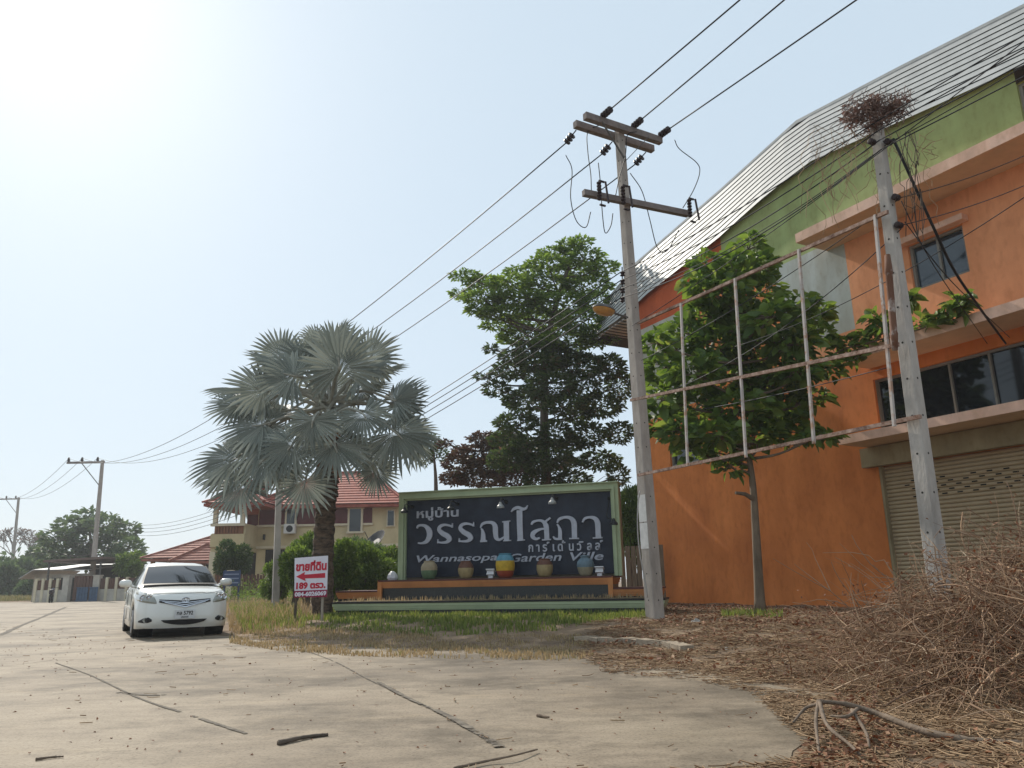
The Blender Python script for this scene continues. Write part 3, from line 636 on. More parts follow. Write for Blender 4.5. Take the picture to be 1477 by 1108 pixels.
# far pole first: its place fixes where the wires run
LPY = 61.; lb = D(130, 866, LPY); lb.z = 0; lt = D(148, 664, LPY)
LLY = 102.; llb = D(14, 858, LLY); llb.z = 0; llt = D(27, 718, LLY)
larm = (lt-UP*.15, lt-UP*.15+(D(98, 657, LPY)-D(148, 664, LPY))*1.0)
larm[1].z = larm[0].z
llarm = (llt-UP*.15, llt-UP*.15+(larm[1]-larm[0]))
mvends = []
for i, f in enumerate((-.86, -.02, .80)):
    p = ct+ax*f-UP*.17; tgt = larm[1].lerp(larm[0], (.04, .42, .86)[i])+UP*.35; d = (tgt-p); d.z -= 5; d.normalize(); d = (d+Vector((0, 0, -.35))).normalized()
    p = p-WD*.2; mb = MB(); e = insul(mb, p+d*.14, d, 3); mb.tube([p, p+d*.14], .012, 5); mb.build('strain_insulator', m_ins, cp)
    wire('power_line', sag(e, tgt, 2.4, 40), .0125, ('uppermost', 'middle', 'lowest')[i]+' of three power lines from the tall pole to the distant poles', 'high voltage lines'); mvends.append(e)
up_px = [((874, 171), (1057, 0)), ((922, 184), (1120, 0)), ((972, 201), (1220, 0))]
for i, f in enumerate((-.50, .22, .88)):
    p = ct+ax*f+WD*.2+UP*.03; q = G(*up_px[i][1], p.z); d = (q-p).normalized(); mb = MB(); e = insul(mb, p-d*.02, d, 4, .07, .07); mb.build('strain_insulator', m_ins, cp)
    far = p+d*46; far.z = p.z-.1
    wire('power_line', sag(e, far, .35, 40), .0135, ('leftmost', 'middle', 'rightmost')[i]+' of three power lines rising from the tall pole to the top edge', 'high voltage lines')
# fuse cutouts on the lower arm and the jumper loops
for i, (px, py) in enumerate([(852, 290), (886, 296), (981, 314)]):
    p = G(px, py-8, c1.z+.02)+WD*.26; mb = MB(); z0 = p+UP*.05
    insul(mb, p+UP*.12, -UP, 6, .045, .062); mb.tube([p+ax*.11+WD*.05+UP*.15, p+ax*.10+WD*.12-UP*.30], .02, 6); mb.bar(p+UP*.17, p+ax*.12+UP*.17, .03, .03); mb.bar(p-UP*.3, p+ax*.12-UP*.3, .03, .03); mb.build('fuse_cutout', m_ins, cp)
def jump(px, dep=13.0): wire('jumper_wire', fit_arc([D(x, y, dep) for x, y in px], 6), .009, None, None, cp)
jump([(816, 224), (825, 245), (823, 285), (831, 318), (845, 328), (852, 306)], 12.9); jump([(863, 235), (866, 265), (869, 310), (873, 336), (881, 326), (884, 308)]); jump([(909, 250), (926, 276), (937, 316), (948, 357), (962, 362), (979, 332)], 13.3)
jump([(866, 180), (848, 190), (848, 220), (852, 250), (853, 276)]); jump([(918, 190), (905, 195), (902, 225), (893, 258), (888, 282)]); jump([(973, 202), (980, 215), (1005, 235), (1009, 250), (1000, 275), (985, 300)], 13.5)
# paint band, hose, rack
mb = MB()
def polecol(z): k = (z-cb.z)/(ct.z-cb.z); return cb.lerp(ct, k), 1+(.58-1)*k
for z0, z1, in ((1.35, 1.77), (1.79, 2.24)):
    (c0, f0), (c1_, f1) = polecol(z0), polecol(z1); d = -ax
    qs = [c0+d*(.1125*f0+.003)+ay*.108*f0, c0+d*(.1125*f0+.003)-ay*.108*f0, c1_+d*(.1125*f1+.003)-ay*.108*f1, c1_+d*(.1125*f1+.003)+ay*.108*f1]; mb.quad(*qs[::-1])
mb.build('painted_band', mat('white_limewash', (.62, .60, .57), .85, .12, 6), cp)
wire('hose', fit_arc([D(x, y, 12.95) for x, y in [(923, 708), (920, 730), (920, 770), (924, 805), (930, 835), (934, 862)]], 5), .012, None, None, cp, mat('grey_conduit', (.36, .34, .31), .6, .1))
rk = []
mb = MB()
for i, py in enumerate((393, 405, 417, 430)):
    p = D(899, py, 13.1)-ax*.02; mb.lathe(p-UP*.035, [(.02, -.04), (.05, -.03), (.03, 0), (.05, .03), (.02, .04)], 8); rk.append(p)
mb.tube([rk[0]+UP*.1, rk[-1]-UP*.1], .012, 6); mb.build('insulator_rack', m_ins, cp)
# street lamp
lp_ = D(905, 458, 13.1); hd = D(871, 447, 12.6); sl_ = thing('street_lamp', lp_, 'street lamp with oval amber lens on short arm of the tall concrete pole', 'street lamp')
mb = MB(); mb.tube(fit_arc([lp_, lp_.lerp(hd, .4)+UP*.0, hd], 4), .02, 6); mb.build('arm', m_mtl, sl_)
d = (hd-lp_); d.z = 0; d.normalize(); sd_ = Vector((-d.y, d.x, 0))
def shell(z0, z1, n, nm, m, k=1):
    vs = []; fs = []
    for j in range(5):
        t_ = j/4*math.pi/2
        for i in range(16): a = 2*math.pi*i/16; vs.append(hd+d*(math.cos(a)*.27*math.cos(t_)*k)+sd_*(math.sin(a)*.15*math.cos(t_)*k)+UP*(math.sin(t_)*z1+z0))
    fs = [(j*16+i, j*16+(i+1) % 16, (j+1)*16+(i+1) % 16, (j+1)*16+i) for j in range(4) for i in range(16)]; MB().add(vs, fs).build(nm, m, sl_, smooth=True)
shell(0, .09, 0, 'lamp_housing', m_mtl); shell(-.002, -.10, 0, 'lens', mat('amber_lens', (.50, .26, .07), .2, .2, 6, spec=.6), .95)
# right pole
m_whr2 = mat('rust_stained_enamel', (.20, .09, .05), .8, .3, 3, col2=(.45, .40, .36), c2pos=(.5, .6))
RPY = 8.4; rb = D(1360, 900, RPY); rt = D(1263, 172, RPY); rb = D(1352, 830, RPY); rb.z = .1; rt.x = rt.x
rp, rax, ray_ = pole(0, 0, rb, rt, .175, .18, (.87, .5, 0), 'shorter weathered concrete pole with dead vines tangled on its top', m_pc2, tp=.62)
mb = MB(); q0, q1 = D(1280, 368, 8.2), D(1291, 505, 8.15); mb.tube([q0, q0.lerp(q1, .2), q0.lerp(q1, .21), q0.lerp(q1, .82), q0.lerp(q1, .83), q1], [.03, .045, .038, .038, .045, .03], 10); mb.build('lamp_tube', m_whr2, rp, smooth=True)
for px, py in ((1282, 205), (1293, 285), (1297, 325), (1258, 205)):
    mb = MB(); p = D(px, py, 8.3); insul(mb, p-rax*.03, rax, 2, .04, .05); mb.build('insulator', m_ins, rp)
# low voltage lines: far pole - tall pole - right pole - onwards
lvL = D(142, 742, LPY)
nxt = rt+(rt-rk[0])*1.0
for i in range(4):
    a = rk[i]-ax*.03; f = lvL-UP*.22*i; b_ = D(1263+i*3, 176+i*13, 8.25)
    wire('service_line', sag(f, a, 2.3, 40), .010, 'one of the thin low voltage lines between the tall pole and the distant poles', 'low voltage lines to the distant poles')
    wire('service_line', sag(a, b_, .10+.05*i, 24), .0085, 'one of the thin lines strung between the tall pole and the vine covered pole', 'lines between the two near poles')
    c = b_+(b_-a)*2.2; c.z = b_.z-.1*i+.1
    wire('service_line', sag(b_, c, .12, 24), .0075, 'one of the thin lines leaving the vine covered pole across the metal roof edge', 'lines across the roof edge')
for i in range(4):
    f = lvL-UP*.22*i; f2 = D(22, 760, LLY)-UP*.25*i
    wire('service_line', sag(f2, f, .9, 24), .012, 'one of the thin low voltage lines between the two distant poles', 'far low voltage lines')
for i in range(3):
    a = larm[1].lerp(larm[0], (.04, .42, .86)[i])+UP*.35; b_ = llarm[1].lerp(llarm[0], (.04, .42, .86)[i])+UP*.35
    wire('power_line', sag(a, b_, 1.4, 24), .016, ('outermost', 'middle', 'innermost')[i]+' of the three power lines between the two distant poles', 'far high voltage lines')
for i, (a, b_, s_) in enumerate([((915, 418, 13.0), (1282, 206, 8.3), .22), ((912, 470, 13.0), (1477, 60, 6.6), .1), ((925, 520, 13.0), (1300, 285, 8.3), .1), ((1015, 590, 12.0), (1282, 530, 8.6), .03), ((930, 575, 12.9), (1300, 330, 8.3), .3), ((1300, 285, 8.3), (1477, 225, 8.6), .04), ((1300, 325, 8.3), (1477, 268, 9.0), .04), ((1284, 205, 8.3), (1477, 95, 7.2), .02), ((1060, 500, 12.0), (1477, 285, 8.0), .18)]):
    wire('telephone_wire', sag(D(*a), D(*b_), s_, 20), .006, ['thin wire sagging from the tall pole to the vine covered pole below the others', 'thin wire crossing the green gable to the right edge', 'thin wire crossing the tree towards the vine covered pole', 'thin wire low down across the rusty frame', 'slack wire hanging behind the rusty frame', 'thin wire from the vine covered pole along the upper ledge', 'thin wire from the vine covered pole above the small window', 'thin wire along the lower edge of the metal roof', 'long thin wire passing above the small window behind the vine covered pole'][i], None)
cbl = fit_arc([D(x, y, dp) for x, y, dp in [(1288, 200, 8.3), (1310, 248, 8.35), (1345, 325, 8.6), (1375, 388, 9.1), (1410, 440, 9.8)]]+[W(5.0, 4.82, .02)], 6)
wire('cable_bundle', cbl, .017, 'thick black cable bundle drooping from the vine covered pole to the long window', None, None, None, 8)
for k, (x0, x1, l) in enumerate(((1300, 1420, 'thin slack wire beside the drooping cable bundle, close to the pole'), (1305, 1462, 'thin slack wire beside the drooping cable bundle, further out'))):
    wire('telephone_wire', fit_arc([D(x0, 290+k*30, 8.4), D((x0+x1)/2-12, 385+k*20, 9.0), W(4.7+k*.4, 4.9, .05)], 8), .006, l)
# rusty frame between the two poles
fr = thing('billboard_frame', (cb.x+1, 10.8, 2.5), 'empty rusty steel billboard frame fixed between the two near poles', 'frame')
fl = [D(923, 465, 13.05), D(912, 577, 13.05), D(923, 685, 13.05)]; frr = [D(1275, 308, 8.25), D(1290, 498, 8.25), D(1322, 602, 8.25)]
for a, b_ in zip(fl, frr): mb = MB(); mb.bar(a-(b_-a)*.01, b_+(b_-a)*.01, .035, .045); mb.build('rail', m_rust, fr)
nrm = (frr[1]-fl[1]).cross(fl[0]-fl[2]).normalized()
for (x0, y0), (x1, y1) in (((982, 438), (992, 672)), ((1060, 402), (1076, 660)), ((1152, 360), (1174, 640)), ((1262, 310), (1290, 615))):
    a, b_ = onplane(x0, y0, fl[1], nrm), onplane(x1, y1, fl[1], nrm); mb = MB(); mb.bar(a, b_, .032, .032, up=nrm); mb.build('upright', m_whr, fr)
# distant poles
mid = (lb, lt, .34, 'distant pole with one sided crossarm, standing in front of the blue panels', larm, (140, 742)), (llb, llt, .38, 'farthest pole with one sided crossarm, at the left edge', llarm, (22, 760))
for base, top, wd, lab, arm, lv in mid:
    r, a_, b2 = pole(0, 0, base, top, wd, wd*.9, (arm[1]-arm[0]), lab, m_pc, holes=False, tp=.6)
    mb = MB(); mb.bar(arm[0]+(arm[0]-arm[1])*.06, arm[1], .14, .16); mb.build('crossarm', m_arm, r)
    mb = MB(); mb.bar(arm[0].lerp(arm[1], .6), arm[0]-UP*1.9, .07, .05); mb.build('brace', m_mtl, r)
    for k in (.04, .42, .86): mb = MB(); q = arm[1].lerp(arm[0], k); mb.lathe(q, [(.05, .05), (.09, .12), (.13, .16), (.07, .24), (.11, .28), (.05, .42)], 8); mb.build('insulator', m_ins, r)
    mb = MB(); q = D(*lv, base.y); [mb.lathe(q-UP*.22*i, [(.05, -.05), (.08, 0), (.05, .05)], 6) for i in range(4)]; mb.build('insulator_rack', m_ins, r)
hp = D(402, 790, 24); ht = D(404, 640, 24); hp.z = float(gz(hp.x, hp.y))
pole(0, 0, hp, ht, .21, .19, (.9, .4, 0), 'plain concrete post behind the silver palm in front of the cream house', m_pc2, holes=False, tp=.7)
# ------------------------------------------------------------------ trees and shrubs
def ell(n, c, r, shell=.35):
    d = unit(rng.normal(size=(n, 3))); q = rng.uniform(shell, 1, n)**(1/2.2); return np.array(c)+d*np.array(r)*q[:, None]
def tree(name, label, group, trunk, tr, clumps, Yc, mtr, mlf, L, Wd, dens, simple=True, low=None, twig=.02, up=.6, cat='tree', branch=True, dspread=.8, droop=.15, flat=1.0, maxn=40000):
    """trunk: points bottom to top; clumps: (px, py, rx, ry) seen in the photo, spread in depth about Yc"""
    root = thing(name, trunk[0], label, cat, group); tk = [Vector(p) for p in trunk]; mb = MB()
    T = fit_arc(tk, 6); n = len(T); mb.tube(T, [tr*(1-.9*(i/n)**.8)*(1+.25*math.exp(-i*1.2)) for i in range(n)], 9)
    P = []; A = []; tw = []
    if low:
        lowc, lowm, lowd = low; clumps = clumps+lowc; nlow = len(lowc)
    for cl in clumps:
        px, py, rx, ry = cl[:4]; dy = cl[4] if len(cl) > 4 else random.uniform(-dspread, dspread)
        Yq = Yc+dy; c = D(px, py, Yq); k = Yq/1120*1.02; a, b_ = rx*k, ry*k; dp = (a*.6+.5*b_)*flat
        cnt = int((lowd if low and len(P) >= len(clumps)-nlow else dens)*4*(a*b_+a*dp+b_*dp)/(L*Wd*.5))+3
        pts = ell(cnt, c, (a, dp, b_)); P.append(pts); A.append(pts-np.array(c)+rng.normal(size=pts.shape)*a*.5)
        if branch:
            best = min(range(n), key=lambda i: (T[i]-(c-UP*a*.7)).length + (0 if T[i].z < c.z else 1.5))
            s_ = T[best]; e = c; m_ = s_.lerp(e, .5)-UP*(s_-e).length*.08+Vector((random.uniform(-.1, .1), random.uniform(-.1, .1), 0)); r0 = min(tr*.35, .02+.012*(s_-e).length)
            mb.tube(fit_arc([s_, m_, e], 4), [r0*(1-.08*i) for i in range(9)], 5)
            for _ in range(6):
                q = Vector(pts[random.randrange(len(pts))]); st = m_.lerp(e, random.uniform(.3, 1)); mb.tube([st, st.lerp(q, .5)+UP*.04, q], [twig*.6, twig*.4, twig*.15], 4)
    mb.build('trunk', mtr, root, smooth=True)
    cut = sum(len(q) for q in P[:-nlow]) if low else 0
    P = np.concatenate(P)[:maxn]; A = np.concatenate(A)[:maxn]; A[:, 2] *= .5; nn = len(P)
    N = rng.normal(size=(nn, 3))*.55+np.array([0, 0, up]); Ls = L*rng.uniform(.6, 1.25, nn); f = simple_leaves if simple else leaves
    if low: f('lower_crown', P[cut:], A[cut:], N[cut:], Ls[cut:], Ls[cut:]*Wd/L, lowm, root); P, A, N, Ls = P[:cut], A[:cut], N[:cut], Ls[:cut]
    f('crown', P, A, N, Ls, Ls*Wd/L, mlf, root); return root
m_bk = mat('bark_brown', (.11, .085, .065), .9, .35, 6, bump=.8, bscale=25, stretch=(1, 1, .3)); m_bk2 = mat('bark_pale', (.17, .125, .085), .9, .3, 5, bump=.8, bscale=22, stretch=(1, 1, .3))
lf_big = leafmat('leaf_almond', (.060, .11, .026), (.17, .25, .06), (.22, .27, .08), trans=.5); lf_brn = leafmat('leaf_brown_dry', (.075, .04, .032), (.13, .085, .05), (.07, .10, .04), .25)
lf_teak = leafmat('leaf_broad', (.065, .12, .028), (.17, .25, .06), (.24, .27, .08), .45, .45); lf_far = leafmat('leaf_far', (.055, .095, .042), (.115, .165, .070), trans=.35)
lf_bush = leafmat('leaf_bush', (.065, .115, .028), (.16, .23, .06), trans=.45); lf_dk = leafmat('leaf_dark', (.03, .06, .02), (.08, .125, .035), trans=.3)
# layered tree behind the sign
TY = 25
c_top = [(838, 350, 18, 8), (822, 356, 22, 10), (800, 366, 26, 9), (845, 372, 30, 12), (790, 380, 34, 10), (868, 386, 26, 10), (755, 392, 30, 7), (828, 392, 40, 14), (672, 398, 24, 7), (700, 408, 32, 8), (735, 408, 36, 10), (785, 412, 42, 14), (848, 412, 38, 14), (668, 424, 20, 6), (695, 430, 34, 8), (745, 432, 44, 12), (805, 438, 46, 16), (860, 436, 28, 14), (692, 447, 22, 6), (725, 452, 40, 10), (780, 462, 48, 13), (838, 462, 40, 15), (718, 470, 26, 6), (760, 486, 44, 12), (815, 492, 48, 15), (865, 485, 30, 15)]
c_low = [(706, 503, 14, 4), (735, 508, 30, 9), (785, 520, 46, 14), (840, 522, 44, 15), (885, 525, 28, 14), (745, 540, 36, 12), (800, 552, 46, 15), (850, 556, 40, 14), (895, 560, 24, 14), (700, 548, 14, 4), (722, 565, 30, 11), (765, 580, 42, 16), (815, 590, 44, 15), (870, 592, 40, 13), (750, 610, 34, 15), (795, 628, 32, 14), (850, 628, 30, 12), (895, 620, 24, 12), (772, 655, 24, 14), (820, 665, 30, 10), (870, 660, 34, 10), (895, 690, 20, 12), (830, 692, 40, 8), (765, 690, 22, 10)]
c_low = [(x+random.uniform(-8, 8), y+random.uniform(-6, 6), rx*random.uniform(.6, .95), ry*random.uniform(.9, 1.5)) for x, y, rx, ry in c_low]+[(random.gauss(800, 38), random.uniform(500, 695), random.uniform(14, 30), random.uniform(9, 18)) for _ in range(12)]
g0 = D(790, 860, TY); g0.z = .1
tree('shade_tree', 'tall layered green tree rising behind the village name wall', None, [g0, D(789, 780, TY), D(788, 690, TY), D(785, 590, TY), D(792, 480, TY), D(815, 400, TY), D(832, 356, TY)], .27, c_top, TY, m_bk, lf_big, .18, .08, 1.5, flat=.85, low=(c_low, leafmat('leaf_vine_shaded', (.035, .06, .022), (.085, .125, .04), (.13, .085, .055), .35), 1.9))  # lower crown: shade mixed into the leaf greens, brown for dead vines
# brown leaved tree and a thin sapling beside it
BY = 27; g0 = D(730, 860, BY); g0.z = .1
tree('small_tree', 'bushy tree with reddish brown leaves behind the name wall', None, [g0, D(728, 760, BY), D(725, 690, BY), D(715, 640, BY)], .12, [(690, 655, 40, 14), (730, 640, 36, 14), (662, 668, 24, 12), (715, 672, 40, 16), (745, 662, 30, 22), (690, 690, 42, 12), (655, 690, 20, 10), (745, 690, 30, 14), (700, 632, 26, 8), (640, 640, 10, 6)], BY, m_bk, lf_brn, .15, .08, 1.5)
g0 = D(629, 860, 29); g0.z = .1
tree('sapling', 'thin bare stemmed sapling between the palm and the name wall', None, [g0, D(629, 720, 29), D(627, 670, 29), D(622, 630, 29)], .13, [(620, 640, 16, 14), (632, 655, 14, 12), (612, 660, 12, 10)], 29, m_bk, lf_dk, .15, .07, .9)
# broad leaved tree in front of the orange wall
KY = 15; g0 = D(1096, 876, KY); g0.z = .2
kc = [(1080, 358, 20, 16), (1022, 385, 26, 18), (1060, 388, 30, 20), (1098, 385, 22, 18), (1005, 410, 18, 16), (1040, 422, 40, 22), (1088, 425, 36, 22), (1020, 455, 36, 22), (1065, 462, 44, 24), (1112, 460, 34, 22), (1150, 440, 26, 18), (1175, 452, 22, 16), (985, 480, 34, 18), (945, 495, 22, 16), (1035, 500, 44, 24), (1090, 505, 44, 24), (1140, 495, 34, 22), (1180, 480, 20, 12), (955, 530, 24, 20), (1000, 535, 36, 22), (1055, 548, 46, 24), (1110, 550, 42, 22), (1155, 540, 30, 16), (1195, 530, 24, 14), (960, 575, 26, 18), (1005, 582, 36, 20), (1070, 590, 46, 22), (1130, 590, 36, 18), (1170, 575, 24, 12), (950, 612, 22, 16), (985, 622, 30, 16), (1030, 625, 38, 16), (1085, 628, 46, 16), (1140, 622, 36, 14), (1180, 630, 26, 8), (1045, 655, 30, 10), (1000, 650, 20, 10), (1055, 675, 14, 8)]
lr = (5.2, 1.2)
tk_ = tree('broadleaf_tree', 'broad leaved tree growing against the orange wall behind the rusty frame', None, [g0, D(1091, 780, KY), D(1086, 700, KY), D(1078, 640, KY), D(1068, 540, KY), D(1062, 450, KY), D(1070, 370, KY)], .10, kc, KY, m_bk2, lf_teak, .26, .155, 1.75, simple=False, twig=.03, up=.7, flat=1.1)
mb = MB(); q = D(1090, 722, KY); mb.tube([q, D(1075, 713, KY-.15), D(1061, 711, KY-.25)], [.05, .04, .03], 7); q = D(1086, 690, KY); mb.tube([q, D(1078, 682, KY), D(1068, 676, KY-.1)], [.03, .025, .01], 6); mb.build('branch_stub', m_bk2, tk_)
# leafy branch lying along the ledge of the building
cs = [(1205, 497, 18, 9), (1232, 492, 22, 10), (1258, 485, 22, 12), (1262, 462, 14, 12), (1280, 478, 14, 14), (1335, 466, 22, 9), (1362, 458, 20, 9), (1378, 445, 14, 16), (1388, 432, 10, 10), (1315, 432, 10, 6), (1235, 515, 16, 5)]
q0 = WP(1190, 520, 1.3)
P = [];
lroot = thing('ledge_plant', q0, 'leafy shoots spreading along the upper ledge behind the vine covered pole', 'plant')
mb = MB(); mb.tube(fit_arc([WP(1170, 530, 1.6), WP(1215, 505, 1.25), WP(1270, 490, 1.1), WP(1340, 470, 1.0), WP(1395, 436, .9)], 5), .018, 5)
for px, py, rx, ry in cs: mb.tube([WP(px-14, py+8, 1.1), WP(px, py, 1.1)], .01, 4)
mb.build('stem', m_bk2, lroot)
P = np.concatenate([ell(34, WP(px, py, 1.1), (rx*.0125, rx*.011, ry*.0125)) for px, py, rx, ry in cs]); n = len(P)
leaves('foliage', P, rng.normal(size=(n, 3))*np.array([1, 1, .5]), rng.normal(size=(n, 3))*.5+np.array([0, 0, .7]), .26*rng.uniform(.6, 1.2, n), .13, lf_teak, lroot)
# shrubs
def shrub(name, label, group, px, py, pb, rx, ry, Yq, m, L=.11, dens=1.0, cat='shrub', nst=5, lumps=7):
    b0 = D(px, pb, Yq); b0.z = float(gz(b0.x, b0.y)) if Yq < 35 else 0.0; root = thing(name, b0, label, cat, group); k = Yq/1120; c = D(px, py, Yq); mb = MB(); Ps = []
    for i in range(lumps):
        a = random.uniform(0, 6.28); rr = random.uniform(.2, .75); cc = c+Vector((math.cos(a)*rx*k*rr, random.uniform(-.5, .5)*rx*k, math.sin(a)*ry*k*rr)); s_ = random.uniform(.35, .6)
        Ps.append(ell(int(dens*15*(rx*k*s_)*(ry*k*s_)/(L*L*.22))+20, cc, (rx*k*s_, rx*k*s_*.9, ry*k*s_))); mb.tube([b0+Vector((random.uniform(-.1, .1), 0, -.05)), b0.lerp(cc, .5)+Vector((random.uniform(-.1, .1), 0, 0)), cc], [.03, .02, .008], 5)
    mb.build('stem', m_bk, root); P = np.concatenate(Ps); n = len(P); A = P-np.array(c)+rng.normal(size=P.shape)*rx*k*.4
    simple_leaves('foliage', P, A, rng.normal(size=P.shape)*.6+np.array([0, 0, .5]), L*rng.uniform(.6, 1.3, n), L*.45, m, root); return root
for i, (px, py, rx, ry, Yq, lab) in enumerate([(497, 812, 30, 30, 22, 'light green shrub right of the palm trunk'), (530, 815, 34, 28, 23, 'rounded green shrub midway between the palm trunk and the name wall'), (560, 812, 26, 28, 24, 'green shrub touching the left edge of the name wall'), (425, 812, 30, 26, 24, 'yellowish shrub behind the for sale board'), (398, 830, 24, 18, 25, 'low shrub left of the for sale board'), (445, 800, 24, 26, 25, 'shrub directly behind the palm trunk'), (515, 790, 30, 22, 27, 'taller shrub in front of the cream house wall'), (914, 742, 24, 48, 23, 'bright green bush between the name wall and the tall pole')]):
    shrub('shrub', lab, 'shrubs behind the sign', px, py+9, py+ry+12, rx*1.1, ry*1.25, Yq, lf_bush if i not in (6,) else lf_far, .12, 1.0, lumps=12)
shrub('shrub', 'dark bush low behind the right edge of the name wall', 'shrubs behind the sign', 912, 775, 835, 16, 26, 25, lf_dk, .12)
shrub('conical_shrub', 'dark green conical shrub beside the cream house fence', None, 341, 806, 838, 24, 30, 38, lf_dk, .16, 1.3, lumps=10)
shrub('garden_tree', 'small light green tree behind the brown panelled fence', None, 185, 815, 850, 18, 18, 60, lf_bush, .35, 1.0, 'tree', lumps=9)
# far trees on the left
YT = 82; g0 = D(135, 850, YT); g0.z = 0
fc = [(128, 745, 22, 10), (105, 758, 26, 12), (150, 756, 26, 12), (180, 765, 20, 12), (85, 775, 24, 12), (125, 775, 34, 14), (165, 782, 30, 14), (72, 795, 18, 10), (100, 797, 30, 12), (140, 800, 34, 12), (188, 790, 18, 14), (200, 805, 10, 8), (75, 812, 18, 8), (120, 812, 30, 8), (170, 808, 28, 10)]
tree('round_tree', 'large rounded dark green tree behind the distant pole', None, [g0, D(134, 820, YT), D(132, 790, YT), D(128, 755, YT)], .5, fc, YT, m_bk, lf_far, .62, .34, 1.3, dspread=2.5, twig=.06)
YL = 118; g0 = D(12, 850, YL); g0.z = 0
bmb = thing('bare_tree', g0, 'thin leafless looking tree at the left edge behind the farthest pole', 'tree')
mb = MB(); tips = []
def grow(p, d, L, r, lev):
    q = p+d*L; mb.tube([p, p.lerp(q, .5)+Vector((random.uniform(-.05, .05)*L, 0, 0)), q], [r, r*.85, r*.7], 4); tips.append(q)
    if lev:
        for _ in range(3): grow(q, (d+Vector((random.uniform(-.8, .8), random.uniform(-.8, .8), random.uniform(-.2, .35)))).normalized(), L*.68, r*.6, lev-1)
for k in (-1, 0, 1): grow(g0+Vector((k*.6, 0, 0)), Vector((k*.3, 0, 1)).normalized(), 3.6, .24, 5)
mb.build('trunk', m_bk, bmb); tp = np.array([tuple(t_) for t_ in tips]); tp = tp[rng.random(len(tp)) < .8]; n = len(tp)
simple_leaves('crown', tp, rng.normal(size=(n, 3)), rng.normal(size=(n, 3)), .4, .2, lf_brn, bmb)
for i, (px, py, rx, ry, Yq) in enumerate([(12, 838, 24, 24, 84), (36, 830, 22, 26, 92), (62, 815, 22, 24, 100), (-15, 830, 24, 26, 90), (45, 848, 14, 14, 76), (88, 818, 18, 20, 96)]):
    shrub('roadside_bush', ['rough green bush at the foot of the farthest pole', 'tall green bush right of the farthest pole', 'green bush left of the rounded tree', 'green bush cut by the left edge', 'small dry bush at the end of the white fence', 'green bush under the rounded tree'][i], 'bushes along the far roadside', px, py, py+ry, rx, ry, Yq, lf_far, .5, 1.2, lumps=10)
n = 1600; A_x = np.array([tuple(D(random.uniform(-260, 40), 846, random.uniform(95, 190))) for _ in range(n)]); A_x[:, 2] = rng.uniform(.3, 4.5, n); P = np.repeat(A_x, 6, 0)+rng.normal(size=(n*6, 3))*.8
o = simple_leaves('far_woods', P, rng.normal(size=P.shape), rng.normal(size=P.shape)*.6+np.array([0, 0, .5]), .9, .55, lf_far); tag(o, 'green scrub and woods far along the road', 'woods', kind='stuff')
# ------------------------------------------------------------------ silver fan palm
lf_palm = leafmat('palm_leaf_silver', (.135, .152, .130), (.27, .29, .25), None, .22, .5, .35); m_pet = mat('palm_petiole', (.30, .29, .24), .6, .2, 5); m_ptr = mat('palm_trunk', (.055, .042, .033), .95, .45, 7, bump=1.0, bscale=18, stretch=(1, 1, 2.2), col2=(.16, .11, .075)); m_fib = mat('palm_fibre', (.24, .12, .065), .95, .3, 10)
PY = 17.5; pb = D(465, 880, PY); pb.z = float(gz(pb.x, pb.y))-.05
palm = thing('fan_palm', pb, 'silver grey fan palm with large round leaves behind the for sale board', 'palm')
heart = D(476, 600, PY)
T = fit_arc([pb, D(466, 800, PY), D(470, 730, PY), D(473, 680, PY), D(476, 630, PY)], 14); mb = MB(); n = len(T)
mb.tube(T, [.235-.03*i/n+.018*math.sin(i*1.9)+random.uniform(-.008, .008) for i in range(n)], 14)
for i in range(n-26, n):
    for k in range(5):
        a = random.uniform(0, 6.28); d = Vector((math.cos(a), math.sin(a), 0)); q = T[min(i, n-1)]+d*.2; mb.box(q+d*.02, (.07, .05, .12), Matrix.Rotation(a, 3, 'Z') @ Matrix.Rotation(R(-20), 3, 'Y'), 1 if i > n-18 else 0)
mb.build('trunk', [m_ptr, m_fib], palm)
def fan(hub, axis, nrm, Rad, span=285, nseg=40, curl=.25, m=lf_palm):
    a = np.array(axis, float); a /= np.linalg.norm(a); nn = np.array(nrm, float); nn -= a*(nn@a); nn /= np.linalg.norm(nn); s = np.cross(nn, a); h = np.array(hub, float)
    V = []; Fs = []; dth = math.radians(span)/nseg
    def pos(th, r, lift):
        rr = r*Rad; d = a*math.cos(th)+s*math.sin(th); return h+d*rr+nn*(lift*Rad-curl*rr*r*.55-.16*rr*abs(math.sin(th*.5))**2)+np.array([0, 0, -.06*Rad*r**3])
    j0 = random.random()*.05
    for i in range(nseg):
        th = -math.radians(span)/2+(i+.5)*dth; lr_ = 1-.22*(abs(th)/math.radians(span/2))**2+random.uniform(-.06, .05); sp = random.uniform(.48, .56); tj = th+random.uniform(-.25, .25)*dth; o = len(V)
        bend = random.uniform(-.06, .03)
        V += [pos(th, .03, 0), pos(th-dth/2, sp, .022), pos(th, sp, -.012), pos(th+dth/2, sp, .022), pos(tj-dth*.26, sp+(lr_-sp)*.55, .012+bend*.3), pos(tj, sp+(lr_-sp)*.55, -.008+bend*.3), pos(tj+dth*.26, sp+(lr_-sp)*.55, .012+bend*.3), pos(tj, lr_, bend)]
        Fs += [(o, o+1, o+2), (o, o+2, o+3), (o+1, o+4, o+5, o+2), (o+2, o+5, o+6, o+3), (o+4, o+7, o+5), (o+5, o+7, o+6)]
    return V, Fs
